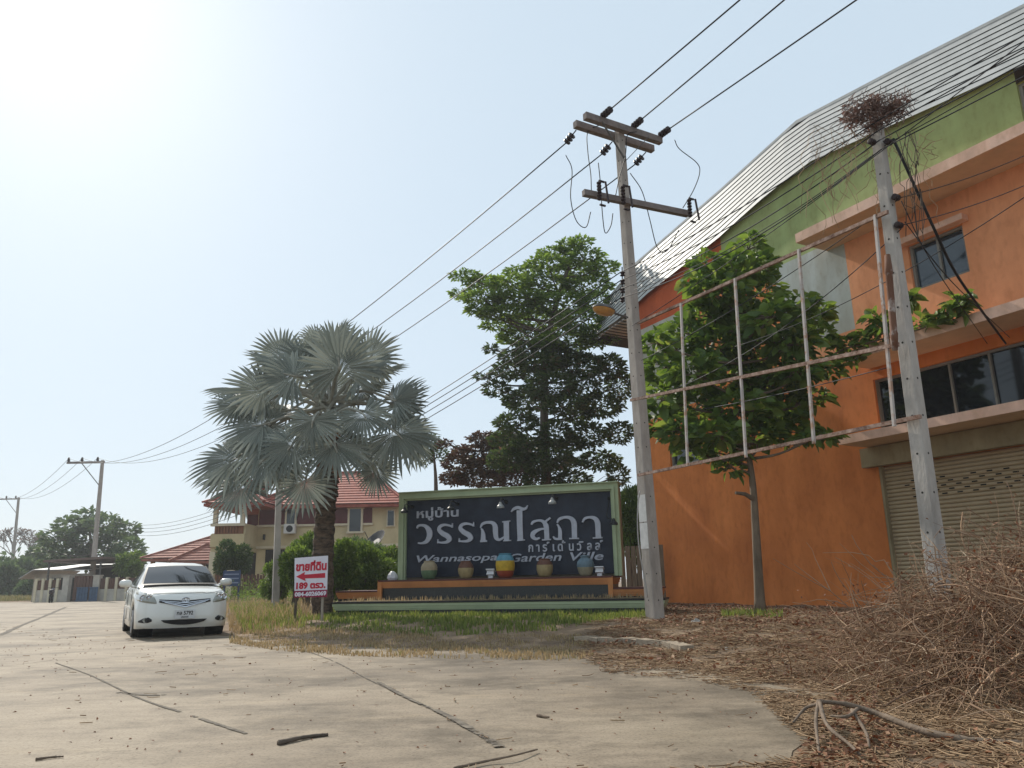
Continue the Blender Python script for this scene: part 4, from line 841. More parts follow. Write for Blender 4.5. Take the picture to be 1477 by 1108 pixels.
# hub in the 400 x 300 crop scale (zx, zy), radius there, direction in the picture, depth, how much the blade faces the camera
FL = [(640, 340, 215, 165, -.7, .9), (885, 300, 250, 95, -.9, .8), (905, 215, 190, 75, .5, .4), (770, 240, 180, 105, .6, .3), (700, 270, 190, 120, .2, .4), (560, 290, 200, 150, .1, .3), (480, 420, 210, 160, -.3, .7), (440, 500, 200, 175, .2, .5), (480, 600, 230, 185, -.4, .7), (500, 680, 240, 200, -.5, .75), (330, 780, 250, 188, -.2, .6), (500, 770, 220, 225, -.8, .8), (360, 930, 190, 235, -.6, .75), (745, 575, 170, 268, -1.3, 1.0), (1010, 545, 165, 305, -1.0, .85), (1000, 330, 220, 40, -.1, .5), (1210, 500, 190, 35, .1, .6), (1160, 560, 200, 15, .4, .5), (1180, 640, 225, 315, -.6, .9), (1260, 640, 170, 330, -.1, .7), (860, 705, 200, 285, -1.1, .8), (1080, 850, 135, 285, -.3, .7), (700, 910, 170, 262, -.9, .8), (640, 700, 190, 235, -1.0, .7), (960, 700, 170, 320, .5, .6), (620, 520, 190, 170, .8, .5), (1000, 420, 190, 20, .8, .5), (840, 420, 210, 90, 1.0, .5), (600, 820, 180, 230, .6, .6), (1040, 760, 170, 320, .8, .6), (760, 150, 110, 95, .9, .4), (890, 130, 120, 85, .8, .4), (420, 640, 170, 200, .9, .5), (350, 420, 190, 165, .6, .35), (1100, 330, 170, 30, .6, .4), (1270, 700, 150, 300, .5, .5), (560, 450, 170, 150, .5, .5), (300, 860, 180, 205, .4, .5), (800, 620, 170, 250, .6, .6), (1040, 250, 200, 42, .2, .75), (580, 240, 190, 140, .3, .8), (1180, 470, 190, 32, -.2, .75), (350, 500, 180, 172, -.1, .7), (850, 180, 150, 88, .1, .7)]
for zx, zy, rz, ang, dy, face in FL:
    px, py = 250+zx*.2708, 450+zy*.2708; hub = D(px, py, PY+dy*1.1); Rad = rz*.2708*PY/1120*1.0
    an = math.radians(ang+random.uniform(-6, 6)); ax_ = Vector((math.cos(an), -.25*face+random.uniform(-.15, .15), math.sin(an))).normalized(); nr = Vector((random.uniform(-.35, .35), -face, (1-face)*1.1+.25+random.uniform(-.15, .15)))
    V, Fs = fan(hub, ax_, nr, Rad*1.08, random.uniform(255, 310), random.choice((28, 30, 32)), random.uniform(.04, .26)); frond = MB().add(V, Fs).build('frond', lf_palm, palm)
    st = heart+Vector((random.uniform(-.12, .12), random.uniform(-.12, .12), random.uniform(-.25, .35))); md = st.lerp(hub, .55)+UP*(.15*(hub-st).length)
    mb = MB(); cv = fit_arc([st, md, hub-ax_*.02, hub+ax_*Rad*.25], 4); mb.tube(cv, [.045-.032*i/len(cv) for i in range(len(cv))], 5); mb.build('petiole', m_pet, frond)
# ------------------------------------------------------------------ white sedan
CF = G(263, 920); ang = math.atan2(-.875, .485)           # nose on the ground, heading
hx = Vector((math.cos(ang), math.sin(ang), 0)); hy = Vector((-hx.y, hx.x, 0))
CO = CF-hx*.0
car = thing('parked_car', CO-hx*2.1, 'white four door saloon car facing the camera at the edge of the road', 'car')
def K(x, y, z): return CO-hx*x+hy*(y*.935)+UP*(z*.915)            # x: distance behind the nose, y: to the car's left, z: up
m_cw = mat('car_white_paint', (.72, .71, .66), .28, .03, 1.5, spec=.5, coat=.6); m_cg = glassmat('car_glass', (.018, .022, .028), .04, .9); m_ct = mat('tyre_rubber', (.016, .016, .016), .85, .2, 20); m_cr = mat('alloy_rim', (.36, .36, .37), .35, .08, metal=.6)
m_cb = mat('car_black_trim', (.012, .012, .014), .5, .1); m_hl = mat('headlight_lens', (.24, .24, .20), .12, .12, 12, spec=.8, coat=1); m_chr = mat('chrome', (.60, .61, .64), .12, .05, metal=.9); m_pl = mat('plate_white', (.62, .62, .62), .4, .05)
HW, LEN = .86, 4.28
def top(x):           # body top line (hood, then belt, then boot)
    xs_ = [0, .05, .12, .25, .5, .8, 1.12, 1.35, 1.6, 3.3, 3.7, 4.0, 4.22, 4.28]; zs = [.60, .735, .81, .865, .915, .955, .99, 1.005, .995, 1.02, 1.05, 1.04, .98, .80]
    return float(np.interp(x, xs_, zs))
def half(x):          # plan half width
    return float(np.interp(x, [0, .03, .1, .25, .5, .9, 2.0, 3.4, 3.9, 4.15, 4.28], [.48, .585, .705, .80, .835, .85, .855, .845, .80, .72, .58]))
def bot(x): return float(np.interp(x, [0, .05, .2, .6, 3.7, 4.1, 4.28], [.24, .20, .185, .18, .20, .26, .36]))
WX, WR = (.86, 3.41), .315
st = sorted(set([0, .02, .05, .1, .17, .25, .35, .45]+[round(v, 3) for w_ in WX for v in (w_-.36, w_-.33, w_-.27, w_-.18, w_-.09, w_, w_+.09, w_+.18, w_+.27, w_+.33, w_+.36)]+[1.35, 1.55, 1.8, 2.1, 2.4, 2.7, 2.95, 3.85, 3.95, 4.05, 4.15, 4.22, 4.28]))
rows = []
for x in st:
    h, zt_, zb_ = half(x), top(x), bot(x); wl = zb_
    for w_ in WX:
        d = abs(x-w_)
        if d <= .361: wl = max(wl, .335+math.sqrt(max(0, .36**2-d*d))*.985)
    wl = min(wl, zt_-.12); pts = []
    side = [(1.0, wl), (1.012, wl+(zt_-.10-wl)*.25), (1.015, wl+(zt_-.10-wl)*.5), (1.0, wl+(zt_-.10-wl)*.8), (.965, zt_-.10), (.93, zt_-.055), (.87, zt_-.025), (.72, zt_-.008), (.45, zt_+.006), (0, zt_+.014)]
    inn = [(0, wl), (.6, wl)]
    L = [(k*h, z) for k, z in inn+side]; rows.append([K(x, y, z) for y, z in L]+[K(x, -y, z) for y, z in L[::-1][1:]])
m = len(rows[0]); mb = MB(); vs = [p for r in rows for p in r]
fs = [(i*m+j, i*m+(j+1) % m, (i+1)*m+(j+1) % m, (i+1)*m+j) for i in range(len(rows)-1) for j in range(m)]+[tuple(range(m)), tuple((len(rows)-1)*m+j for j in range(m))[::-1]]
mb.add(vs, fs); body = mb.build('body', m_cw, car, smooth=True)
# cabin: glass lower edge at the belt, roof above
RS = [(1.02, .985, .74, .0), (1.20, 1.085, .71, .0), (1.45, 1.225, .665, 0), (1.72, 1.355, .615, 0), (1.90, 1.425, .585, 0), (2.15, 1.47, .565, 0), (2.6, 1.485, .56, 0), (3.0, 1.44, .56, 0), (3.25, 1.39, .575, 0), (3.5, 1.28, .60, 0), (3.75, 1.14, .63, 0), (3.95, 1.045, .66, 0)]
rows = []
for x, zt_, h, _ in RS:
    zb_ = top(x)-.03; hb = half(x)*.925
    L = [(hb, zb_), (hb*.985, zb_+.03), (hb+(h-hb)*.5, zb_+(zt_-zb_)*.5), (h+.012, max(zb_+.02, zt_-.05)), (h-.03, zt_-.015), (h*.7, zt_+.008), (0, zt_+.022)]
    rows.append([K(x, y, z) for y, z in L]+[K(x, -y, z) for y, z in L[::-1][1:]])
m = len(rows[0]); mb = MB(); mb.add([p for r in rows for p in r], [(i*m+j, i*m+j+1, (i+1)*m+j+1, (i+1)*m+j) for i in range(len(rows)-1) for j in range(m-1)]); mb.build('roof', m_cw, car, smooth=True)
def cab(x, f):        # point on the cabin side, f from belt (0) to roof edge (1)
    z = float(np.interp(x, [r[0] for r in RS], [r[1] for r in RS])); h = float(np.interp(x, [r[0] for r in RS], [r[2] for r in RS])); zb_ = top(x)-.03; hb = half(x)*.925
    return hb+(h+.012-hb)*f, zb_+.02+(z-.06-zb_-.02)*f
# windscreen with black border
def screen(x0, x1, inset, up, n=8):
    mb = MB(); grid = []
    for i in range(n+1):
        x = x0+(x1-x0)*i/n; z = float(np.interp(x, [r[0] for r in RS], [r[1] for r in RS])); h = float(np.interp(x, [r[0] for r in RS], [r[2] for r in RS]))-inset
        row = []
        for j in range(9):
            t_ = -1+j/4; bul = (.016 if abs(t_) < .99 else 0)*(1-t_*t_)+.012; row.append(K(x-up*.8-.045*(1-t_*t_)*(1 if x0 < 2 else -1), t_*h, z+up+bul))
        grid.append(row)
    mb.add([p for r in grid for p in r], [(i*9+j, i*9+j+1, (i+1)*9+j+1, (i+1)*9+j) for i in range(n) for j in range(8)]); return mb
screen(.99, 1.79, .012, .010).build('windscreen_border', m_cb, car, smooth=True); screen(1.06, 1.74, .045, .016).build('windscreen', m_cg, car, smooth=True); screen(3.86, 3.22, .05, .014).build('rear_window', m_cg, car, smooth=True)
for sgn in (1, -1):
    for xa, xb, nm in ((1.5, 2.38, 0), (2.47, 3.3, 1)):
        mb = MB(); top_, bo = [], []
        for i in range(7):
            x = xa+(xb-xa)*i/6; fm = .93
            z_t = cab(x, fm); z_b = cab(x, .06)
            if nm == 0: k = min(1, (x-1.42)/.45); z_t = cab(x, .06+(fm-.06)*k) if k < 1 else z_t
            if nm == 1: k = min(1, (3.42-x)/.4); z_t = cab(x, .06+(fm-.06)*k) if k < 1 else z_t
            top_.append(K(x, sgn*(z_t[0]+.014), z_t[1])); bo.append(K(x, sgn*(z_b[0]+.016), z_b[1]))
        for i in range(6): mb.quad(bo[i], bo[i+1], top_[i+1], top_[i])
        mb.build('side_window', m_cg, car)
    # mirror
    mb = MB(); c = K(1.52, sgn*.985, 1.05); vs = []; fs = []
    for i, (dx, sc) in enumerate(((-.075, .35), (-.06, .75), (-.01, 1.0), (.06, .97), (.075, .85))):
        for k in range(12):
            a = 2*math.pi*k/12; ca, sa = math.cos(a), math.sin(a); vs.append(c-hx*dx+hy*(sgn*.115*sc*math.copysign(abs(ca)**.7, ca))+UP*(.072*sc*math.copysign(abs(sa)**.8, sa)))
    fs = [(i*12+k, i*12+(k+1) % 12, (i+1)*12+(k+1) % 12, (i+1)*12+k) for i in range(4) for k in range(12)]+[tuple(range(12))[::-1], tuple(48+k for k in range(12))]
    mb.add(vs, fs); mb.bar(c-hy*sgn*.09-UP*.03, K(1.5, sgn*.80, .97), .05, .04); mb.build('mirror', m_cw, car, smooth=True)
    for x in (2.28, 3.2):
        mb = MB(); mb.bar(K(x-.1, sgn*.868, .86), K(x+.1, sgn*.868, .855), .03, .03); mb.build('door_handle', m_cw, car)
    mb = MB(); mb.bar(K(1.32, sgn*.866, .55), K(3.0, sgn*.866, .56), .02, .035); mb.build('side_moulding', m_cw, car)
    mb = MB()
    for x in (1.34, 2.42, 3.06): mb.bar(K(x, sgn*.868, .30 if x < 3 else .72), K(x-.02, sgn*.858, .93), .006, .008)
    mb.build('door_gap', m_cb, car)
    # lamps
    def patch(nm, pts, mm, out=.012, nx_=6):
        mb = MB(); n = len(pts); c = Vector((sum(p[0] for p in pts)/n, sum(p[1] for p in pts)/n, sum(p[2] for p in pts)/n)); vs = [K(p[0]-out, sgn*(p[1]+out), p[2]+out*.3) for p in pts]; cc = K(c.x-out*3.2, sgn*(c.y+out*2.2), c.z+out); inner = [v.lerp(cc, .45)+(cc-K(c.x, sgn*c.y, c.z))*.25 for v in vs]
        base_ = [K(p[0]+.05, sgn*(p[1]-.04), p[2]) for p in pts]
        mb.add(vs+inner+[cc]+base_, [(i, (i+1) % n, n+(i+1) % n, n+i) for i in range(n)]+[(n+i, n+(i+1) % n, 2*n) for i in range(n)]+[(2*n+1+i, 2*n+1+(i+1) % n, (i+1) % n, i) for i in range(n)]); return mb.build(nm, mm, car, smooth=True)
    for w_ in WX:
        c = K(w_, sgn*.745, .305); mb = MB(); prof = [(.20, -.09), (.27, -.095), (.305, -.085), (.313, -.05), (.313, .05), (.305, .085), (.27, .095), (.20, .09)]
        mb.lathe(c, prof, 28, axis=hy*sgn); wh = mb.build('wheel', m_ct, car, smooth=False)
        mb = MB(); mb.lathe(c, [(.205, .088), (.20, .097), (.185, .10), (.17, .07), (.05, .075), (.045, .09), (.02, .092)], 24, axis=hy*sgn)
        for k in range(7): a = 2*math.pi*k/7; d = hx*math.cos(a)+UP*math.sin(a); mb.bar(c+hy*sgn*.088+d*.04, c+hy*sgn*.09+d*.18, .035, .02, up=hy)
        mb.build('rim', m_cr, wh)
        mb = MB(); mb.lathe(c-hy*sgn*.13, [(.345, -.12), (.345, .12)], 20, axis=hy); mb.build('wheel_arch', m_cb, car)
# underbody, grille, intake, plate, emblem
mb = MB(); mb.box(K(2.1, 0, .27), (3.9, 1.3, .16), Matrix((-hx, hy, UP)).transposed()); mb.build('underbody', m_cb, car)
def nose(y, z, out=.0): # point on the nose surface
    h = abs(y); x = float(np.interp(h, [0, .3, .5, .56, .64, .73, .80], [-.055, -.045, -.02, 0, .03, .10, .25])); return K(x-out, y, z)
vs = []; ng = 12
# rounded bumper skin closing the flat front of the body
Zp = [.19, .25, .32, .42, .52, .62, .70, .765, .80]; Of = [.03, -.01, -.035, -.035, -.025, -.01, .015, .055, .10]
grid = []
for z, o_ in zip(Zp, Of):
    row = []
    for j in range(-8, 9):
        y = j/8*.66; x = float(np.interp(abs(y), [0, .3, .5, .58, .66], [-.045, -.032, -.008, .012, .055])); row.append(K(x+o_+.015, y, z))
    grid.append(row)
mb = MB(); mb.add([p for r in grid for p in r], [(i*17+j, i*17+j+1, (i+1)*17+j+1, (i+1)*17+j) for i in range(len(Zp)-1) for j in range(16)]); bumper = mb.build('front_bumper', m_cw, car, smooth=True)
def fb(y, z, out): x = float(np.interp(abs(y), [0, .3, .5, .58, .66], [-.045, -.032, -.008, .012, .055])); o_ = float(np.interp(z, Zp, Of)); return K(x+o_+.015-out, y, z)
def fpoly(nm, pts, mm, out, th=.02, sub=8):
    """shape on the bumper: top and bottom edge lists of (y, z)"""
    mb = MB(); T_ = [fb(y, z, out) for y, z in pts[0]]; B_ = [fb(y, z, out) for y, z in pts[1]]; n = len(T_)
    for i in range(n-1): mb.quad(B_[i], B_[i+1], T_[i+1], T_[i]); mb.quad(T_[i], T_[i+1], T_[i+1]-hx*th, T_[i]-hx*th); mb.quad(B_[i]-hx*th, B_[i+1]-hx*th, B_[i+1], B_[i])
    for i in (0, n-1): mb.quad(T_[i], B_[i], B_[i]-hx*th, T_[i]-hx*th)
    return mb.build(nm, mm, car)
Ys = np.linspace(-.46, .46, 13)
gt = lambda y: .70+.03*abs(y)/.43; gb_ = lambda y: .585+.085*(abs(y)/.43)**1.0
gr = fpoly('grille', ([(y, gt(y)) for y in Ys], [(y, gb_(y)) for y in Ys]), m_cb, .014)
for k, (f0, f1) in enumerate(((.30, .42), (.62, .74), (.92, 1.08))):
    mb = MB()
    sc_ = 1-.10*k
    up_ = [fb(y*sc_, gt(y)+(gb_(y)-gt(y))*f0, .026) for y in Ys]; dn = [fb(y*sc_, gt(y)+(gb_(y)-gt(y))*f1, .026) for y in Ys]
    for i in range(12): mb.quad(dn[i], dn[i+1], up_[i+1], up_[i]); mb.quad(up_[i], up_[i+1], up_[i+1]-hx*.01, up_[i]-hx*.01); mb.quad(dn[i]-hx*.01, dn[i+1]-hx*.01, dn[i+1], dn[i])
    mb.build('grille_bar', m_chr, gr)
def ring(c, a, b_, r, nrm_=hx):
    return [c+hy*math.cos(t_)*a+UP*math.sin(t_)*b_ for t_ in np.linspace(0, 2*math.pi, 21)]
mb = MB(); c = fb(0, .715, .04)
for a, b_, dz in ((.062, .042, 0), (.024, .040, 0), (.046, .018, .014)): mb.tube(ring(c+UP*dz, a, b_, .006), .008, 5, cap=False)
mb.build('emblem', m_chr, car)
Yi = np.linspace(-.41, .41, 13)
fpoly('air_intake', ([(y, .345) for y in Yi], [(y*.86, .245+.04*abs(y/.36)**2) for y in Yi]), m_cb, .016)
from mathutils.bvhtree import BVHTree
bv = []; bf = []
for o_ in (body, bumper): k_ = len(bv); bv += [o_.data.vertices[i].co+ORG[o_] for i in range(len(o_.data.vertices))]; bf += [tuple(j+k_ for j in p.vertices) for p in o_.data.polygons]
bvh = BVHTree.FromPolygons(bv, bf)
def onbody(y, z, out):
    q = K(-2, y, z); h_ = bvh.ray_cast(q, -hx)
    p = h_[0] if h_[0] else K(.5, y, z)
    return p+hx*out+hy*(math.copysign(1, y)*out*.7)
def lamp(nm, sgn, ys, tops, bots, m, out, rows=6, nn=14):
    mb = MB(); g_ = []
    for i in range(nn+1):
        y = ys[0]+(ys[-1]-ys[0])*i/nn; t0, b0 = float(np.interp(y, ys, tops)), float(np.interp(y, ys, bots))
        g_.append([onbody(sgn*y, b0+(t0-b0)*j/rows, out*(.35 if i in (0, nn) or j in (0, rows) else 1)) for j in range(rows+1)])
    for i in range(nn):
        for j in range(rows):
            q = (g_[i][j], g_[i+1][j], g_[i+1][j+1], g_[i][j+1]); mb.quad(*(q if sgn > 0 else q[::-1]))
    return mb.build(nm, m, car, smooth=True)
for sgn in (1, -1):
    hl = lamp('headlight', sgn, [.50, .55, .60, .68, .76, .81, .835], [.685, .79, .85, .875, .875, .865, .835], [.655, .655, .66, .672, .69, .71, .75], m_hl, .014)
    mb = MB()
    for y, r in ((.625, .052), (.725, .058)): p = onbody(sgn*y, .765, .012); mb.lathe(p, [(r, 0), (r*.92, .012), (r*.5, .002), (r*.3, .01)], 14, axis=hx)
    mb.build('reflector', m_chr, hl)
    fg = lamp('fog_light', sgn, [.56, .62, .70, .78], [.36, .405, .385, .335], [.325, .30, .295, .31], m_cb, .012, 4, 8)
    mb = MB(); mb.lathe(onbody(sgn*.665, .345, .012), [(.04, 0), (.038, .01), (.02, .004)], 12, axis=hx); mb.build('bulb', m_hl, fg)
mb = MB(); pc = fb(0, .445, .03); mb.box(pc, (.34, .012, .15), Matrix((hy, hx, UP)).transposed()); npl = mb.build('number_plate', m_pl, car)
text('lettering', 'กล 5792', pc+hx*.0075-hy*.135-UP*.012, hy, UP, .27, .068, m_cb, npl, .02, 0, .003); text('lettering', 'นครสวรรค์', pc+hx*.0075-hy*.06-UP*.058, hy, UP, .12, .03, m_cb, npl, .02, 0, .003)
mb = MB(); mb.bar(K(1.05, .48, 1.02), K(1.02, -.12, 1.025), .018, .014); mb.bar(K(1.04, .02, 1.025), K(1.05, -.55, 1.02), .018, .014); mb.build('wiper', m_cb, car)
# hood shut line
mb = MB(); mb.tube([K(float(np.interp(abs(y), [0, .4, .62, .72], [.16, .17, .22, .34])), y, top(float(np.interp(abs(y), [0, .4, .62, .72], [.16, .17, .22, .34])))+(.016 if abs(y) < .4 else (.002 if abs(y) < .65 else -.012))) for y in np.linspace(-.72, .72, 19)], .005, 4); mb.build('hood_gap', mat('gap_grey', (.22, .22, .21), .6, .05), car)
# ------------------------------------------------------------------ houses and fences behind
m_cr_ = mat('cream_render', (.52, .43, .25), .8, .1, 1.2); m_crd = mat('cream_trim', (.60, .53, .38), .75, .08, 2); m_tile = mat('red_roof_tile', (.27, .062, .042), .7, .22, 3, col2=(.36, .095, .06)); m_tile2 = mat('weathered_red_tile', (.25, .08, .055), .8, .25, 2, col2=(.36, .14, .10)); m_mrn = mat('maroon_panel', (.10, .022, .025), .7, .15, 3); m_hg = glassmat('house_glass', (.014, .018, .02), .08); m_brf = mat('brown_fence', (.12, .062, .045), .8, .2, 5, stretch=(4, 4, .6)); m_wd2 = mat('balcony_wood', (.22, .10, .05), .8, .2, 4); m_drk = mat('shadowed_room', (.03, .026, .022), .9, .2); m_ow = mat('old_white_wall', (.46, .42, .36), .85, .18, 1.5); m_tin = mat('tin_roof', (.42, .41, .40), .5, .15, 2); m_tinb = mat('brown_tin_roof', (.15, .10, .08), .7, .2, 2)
IM = Matrix.Identity(3)
def bxs(name, m, parent, *bs):
    mb = MB()
    for x0, x1, y0, y1, z0, z1 in bs: mb.box(((x0+x1)/2, (y0+y1)/2, (z0+z1)/2), (x1-x0, y1-y0, z1-z0))
    return mb.build(name, m, parent)
def hip(name, x0, x1, y0, y1, ze, zr, inset, m, parent, n=12, lip=.035):
    ym = (y0+y1)/2; a, b_ = Vector((x0+inset, ym, zr)), Vector((x1-inset, ym, zr)); A, B, C_, D_ = Vector((x0, y0, ze)), Vector((x1, y0, ze)), Vector((x1, y1, ze)), Vector((x0, y1, ze)); mb = MB()
    for p, q, r_, s_ in ((A, B, b_, a), (B, C_, b_, b_), (C_, D_, a, b_), (D_, A, a, a)):
        nr = (q-p).cross(s_-p).normalized(); mb.lap(p, q, r_, s_, n, lip, nr)
    for p, q in ((A, a), (B, b_), (C_, b_), (D_, a), (a, b_)): mb.bar(p+UP*.05, q+UP*.07, .16, .10)
    mb.box(((x0+x1)/2, ym, ze-.10), (x1-x0-.1, y1-y0-.1, .16)); return mb.build(name, m, parent)
def win(x0, x1, z0, z1, y, parent, fr=m_crd, mul=1, fw=.07):
    mb = MB(); w_ = x1-x0
    mb.box(((x0+x1)/2, y, z0), (w_+2*fw, .12, fw)); mb.box(((x0+x1)/2, y, z1), (w_+2*fw, .12, fw))
    for k in (0, 1): mb.box((x0 if k == 0 else x1, y-.002, (z0+z1)/2), (fw, .118, z1-z0-fw))
    for k in range(mul): mb.box((x0+w_*(k+1)/(mul+1), y-.004, (z0+z1)/2), (.05, .06, z1-z0-fw))
    f = mb.build('window', fr, parent); mb = MB(); mb.box(((x0+x1)/2, y-.03, (z0+z1)/2), (w_-fw, .02, z1-z0-fw)); mb.build('pane', m_hg, f); return f
HY = 45.
def hp_(px, py, y=HY): p = D(px, py, y); return p.x, p.z
h = thing('cream_house', (-11.5, 49, 0), 'two storey cream house with red tiled hip roof and front balcony behind the palm', 'house')
xl, xr = hp_(372, 760)[0], hp_(582, 760)[0]; zs_, zc_, ze = hp_(480, 757)[1], hp_(480, 786)[1], hp_(480, 729)[1]; xb = hp_(326, 760)[0]
bxs('wall', m_cr_, h, (xl, xr, HY, HY+8, -.1, ze)); 
bxs('maroon_band', m_mrn, h, (xl+.05, hp_(537, 740)[0], HY-.04, HY-.001, zs_+.06, ze-.14))
bxs('sill_band', m_crd, h, (xl-.05, hp_(537, 740)[0]+.05, HY-.1, HY-.045, zs_-.06, zs_+.055))
bxs('floor_band', m_crd, h, (xl, xr, HY-.10, HY-.002, zc_-.14, zc_+.0))
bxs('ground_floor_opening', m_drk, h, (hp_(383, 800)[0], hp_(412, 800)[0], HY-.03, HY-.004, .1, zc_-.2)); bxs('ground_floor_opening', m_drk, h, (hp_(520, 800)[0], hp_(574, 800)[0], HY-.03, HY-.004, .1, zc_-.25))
x0, z1 = hp_(504, 733); x1, z0 = hp_(522, 768); win(x0, x1, z0, z1, HY-.09, h, mul=1, fw=.11)
x0, z1 = hp_(559, 736); x1, z0 = hp_(569, 759); win(x0, x1, z0, z1, HY-.05, h, mul=0, fw=.05)
x0, z1 = hp_(414, 733); x1, z0 = hp_(427, 757); win(x0, x1, z0, z1, HY-.09, h, mul=0, fw=.10)
hip('roof', hp_(366, 735)[0], hp_(588, 735)[0], HY-.7, HY+8.7, ze, hp_(460, 682)[1]+.5, 3.0, m_tile, h, 13, .04)
# balcony bay on the left with its own lower roof
bxs('balcony', m_cr_, h, (xb, xl, HY-2.2, HY-2.05, zc_-.1, zs_-.55), (xb, xb+.15, HY-2.05, HY+3, zc_-.1, zs_-.5), (xl-.15, xl, HY-2.05, HY, zc_-.1, zs_), (xb, xl, HY-2.05, HY+3, zc_-.35, zc_-.12))
bxs('balcony_rail', m_crd, h, (xb-.03, xl+.02, HY-2.25, HY-2.0, zs_-.12, zs_+.02)); bxs('railing', m_wd2, h, *[(xb+.2+i*.16, xb+.28+i*.16, HY-2.16, HY-2.10, zs_-.55, zs_-.12) for i in range(int((xl-xb-.4)/.16))], (xb+.15, xl-.1, HY-2.08, HY-2.06, zs_-.55, zs_-.12))
for x in (xb+.02, xl-.32):
    bxs('column', m_crd, h, (x, x+.28, HY-2.2, HY-1.92, -.1, zc_-.36)); bxs('column', m_crd, h, (x+.03, x+.25, HY-2.17, HY-1.95, zs_+.03, ze-.12))
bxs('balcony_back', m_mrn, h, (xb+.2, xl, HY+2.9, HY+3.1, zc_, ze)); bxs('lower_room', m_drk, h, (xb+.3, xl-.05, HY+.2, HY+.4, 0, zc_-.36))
hip('roof', D(291, 738, HY-2.9).x, xl+1.2, HY-2.9, HY+4.5, ze-.02, ze+1.55, 2.6, m_tile, h, 8, .04)
x0, z1 = hp_(413, 757); x1, z0 = hp_(428, 770); ac = bxs('air_conditioner', mat('ac_white', (.62, .60, .56), .5, .05), h, (x0, x1, HY-.5, HY-.12, z0, z1)); mb = MB(); mb.lathe(((x0+x1)/2+.02, HY-.5, (z0+z1)/2), [(.19, 0), (.19, .012), (.05, .012)], 14, axis=Vector((0, -1, 0))); mb.build('fan_grille', m_blk, ac)
mb = MB(); x_, z_ = hp_(541, 783, 40); c = Vector((x_, 40, z_)); axd = Vector((-.55, -.5, .65)).normalized(); mb.lathe(c, [(.06, -.12), (.45, -.02), (.72, .14), (.74, .15), (.70, .14), (.3, 0)], 16, axis=axd); mb.tube([c+axd*.1-UP*.4, c+axd*.85], .02, 5); mb.tube([c-axd*.1, (x_, 40.1, 2.0)], .03, 6); mb.tube([(x_, 40.1, 2.0), (x_, 40.1, -.1)], .04, 6); o = mb.build('satellite_dish', m_blk); tag(o, 'black mesh satellite dish standing between the cream house and the name wall', 'satellite dish')
bxs('wall_lamp', m_blk, h, (hp_(381, 770)[0], hp_(383, 770)[0], HY-.2, HY-.01, zc_+.35, zc_+.65))
# picket fence of the cream house
FY = 36.
fe = thing('picket_fence', (D(360, 840, FY).x, FY, 0), 'brown picket fence with cream posts in front of the cream house', 'fence'); xa, xz = D(312, 840, FY).x, D(470, 840, FY).x; ztp = D(360, 828, FY).z; px_ = [D(x, 840, FY).x for x in (332, 388, 440)]
bxs('pickets', m_brf, fe, *[(xa+i*.13, xa+.09+i*.13, FY-.02, FY+.02, .45, ztp-.06*(i % 2)) for i in range(int((xz-xa)/.13))], (xa, xz, FY+.03, FY+.07, .75, .83), (xa, xz, FY+.03, FY+.07, ztp-.3, ztp-.22))
bxs('base_wall', m_cr_, fe, (xa, xz, FY-.08, FY+.08, -.1, .44))
for x in px_: bxs('post', m_crd, fe, (x-.13, x+.13, FY-.15, FY+.15, -.1, ztp+.18)); 
x_, z_ = D(334, 836, 33).x, D(334, 822, 33).z
mb = MB(); mb.box((x_, 33, z_-.35), (.72, .04, .62)); mb.bar((x_-.3, 33.05, -.05), (x_-.3, 33.05, z_), .05, .05); mb.bar((x_+.3, 33.05, -.05), (x_+.3, 33.05, z_), .05, .05)
for k in range(3): mb.box((x_, 32.975, z_-.18-k*.17), (.6, .01, .05), None, 1)
o = mb.build('notice_board', [mat('notice_blue', (.035, .06, .13), .6, .1), mat('notice_pale', (.22, .26, .36), .6, .1)]); tag(o, 'blue notice board with pale lines beside the picket fence', 'notice board')
# low house with red roof
LY = 56.
def lp2(px, py, y=LY): p = D(px, py, y); return p.x, p.z
h2 = thing('low_house', (-22, LY+4, 0), 'single storey house with weathered red hip roof and dark open porch', 'house')
x0, ze2 = lp2(203, 806); x1 = lp2(345, 800)[0]; zr2 = lp2(280, 769)[1]
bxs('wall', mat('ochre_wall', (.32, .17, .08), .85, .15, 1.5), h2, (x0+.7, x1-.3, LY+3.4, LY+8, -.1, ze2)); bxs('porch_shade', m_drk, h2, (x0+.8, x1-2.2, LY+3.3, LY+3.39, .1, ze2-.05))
for px in (214, 250, 288, 310): q = lp2(px, 820)[0]; bxs('column', mat('ochre_post', (.36, .18, .08), .8, .1), h2, (q-.12, q+.12, LY+.5, LY+.75, -.1, ze2))
hip('roof', x0, x1, LY-.1, LY+8.5, ze2, zr2, 3.4, m_tile2, h2, 9, .06)
q0, zq = lp2(272, 808); q1 = lp2(326, 800)[0]; hip('porch_roof', q0, q1+1, LY-3.2, LY+.5, zq-.15, zq+.95, 1.7, m_tile2, h2, 6, .05)
win(lp2(292, 830)[0], lp2(300, 830)[0], 1.0, 2.0, LY+3.3, h2)
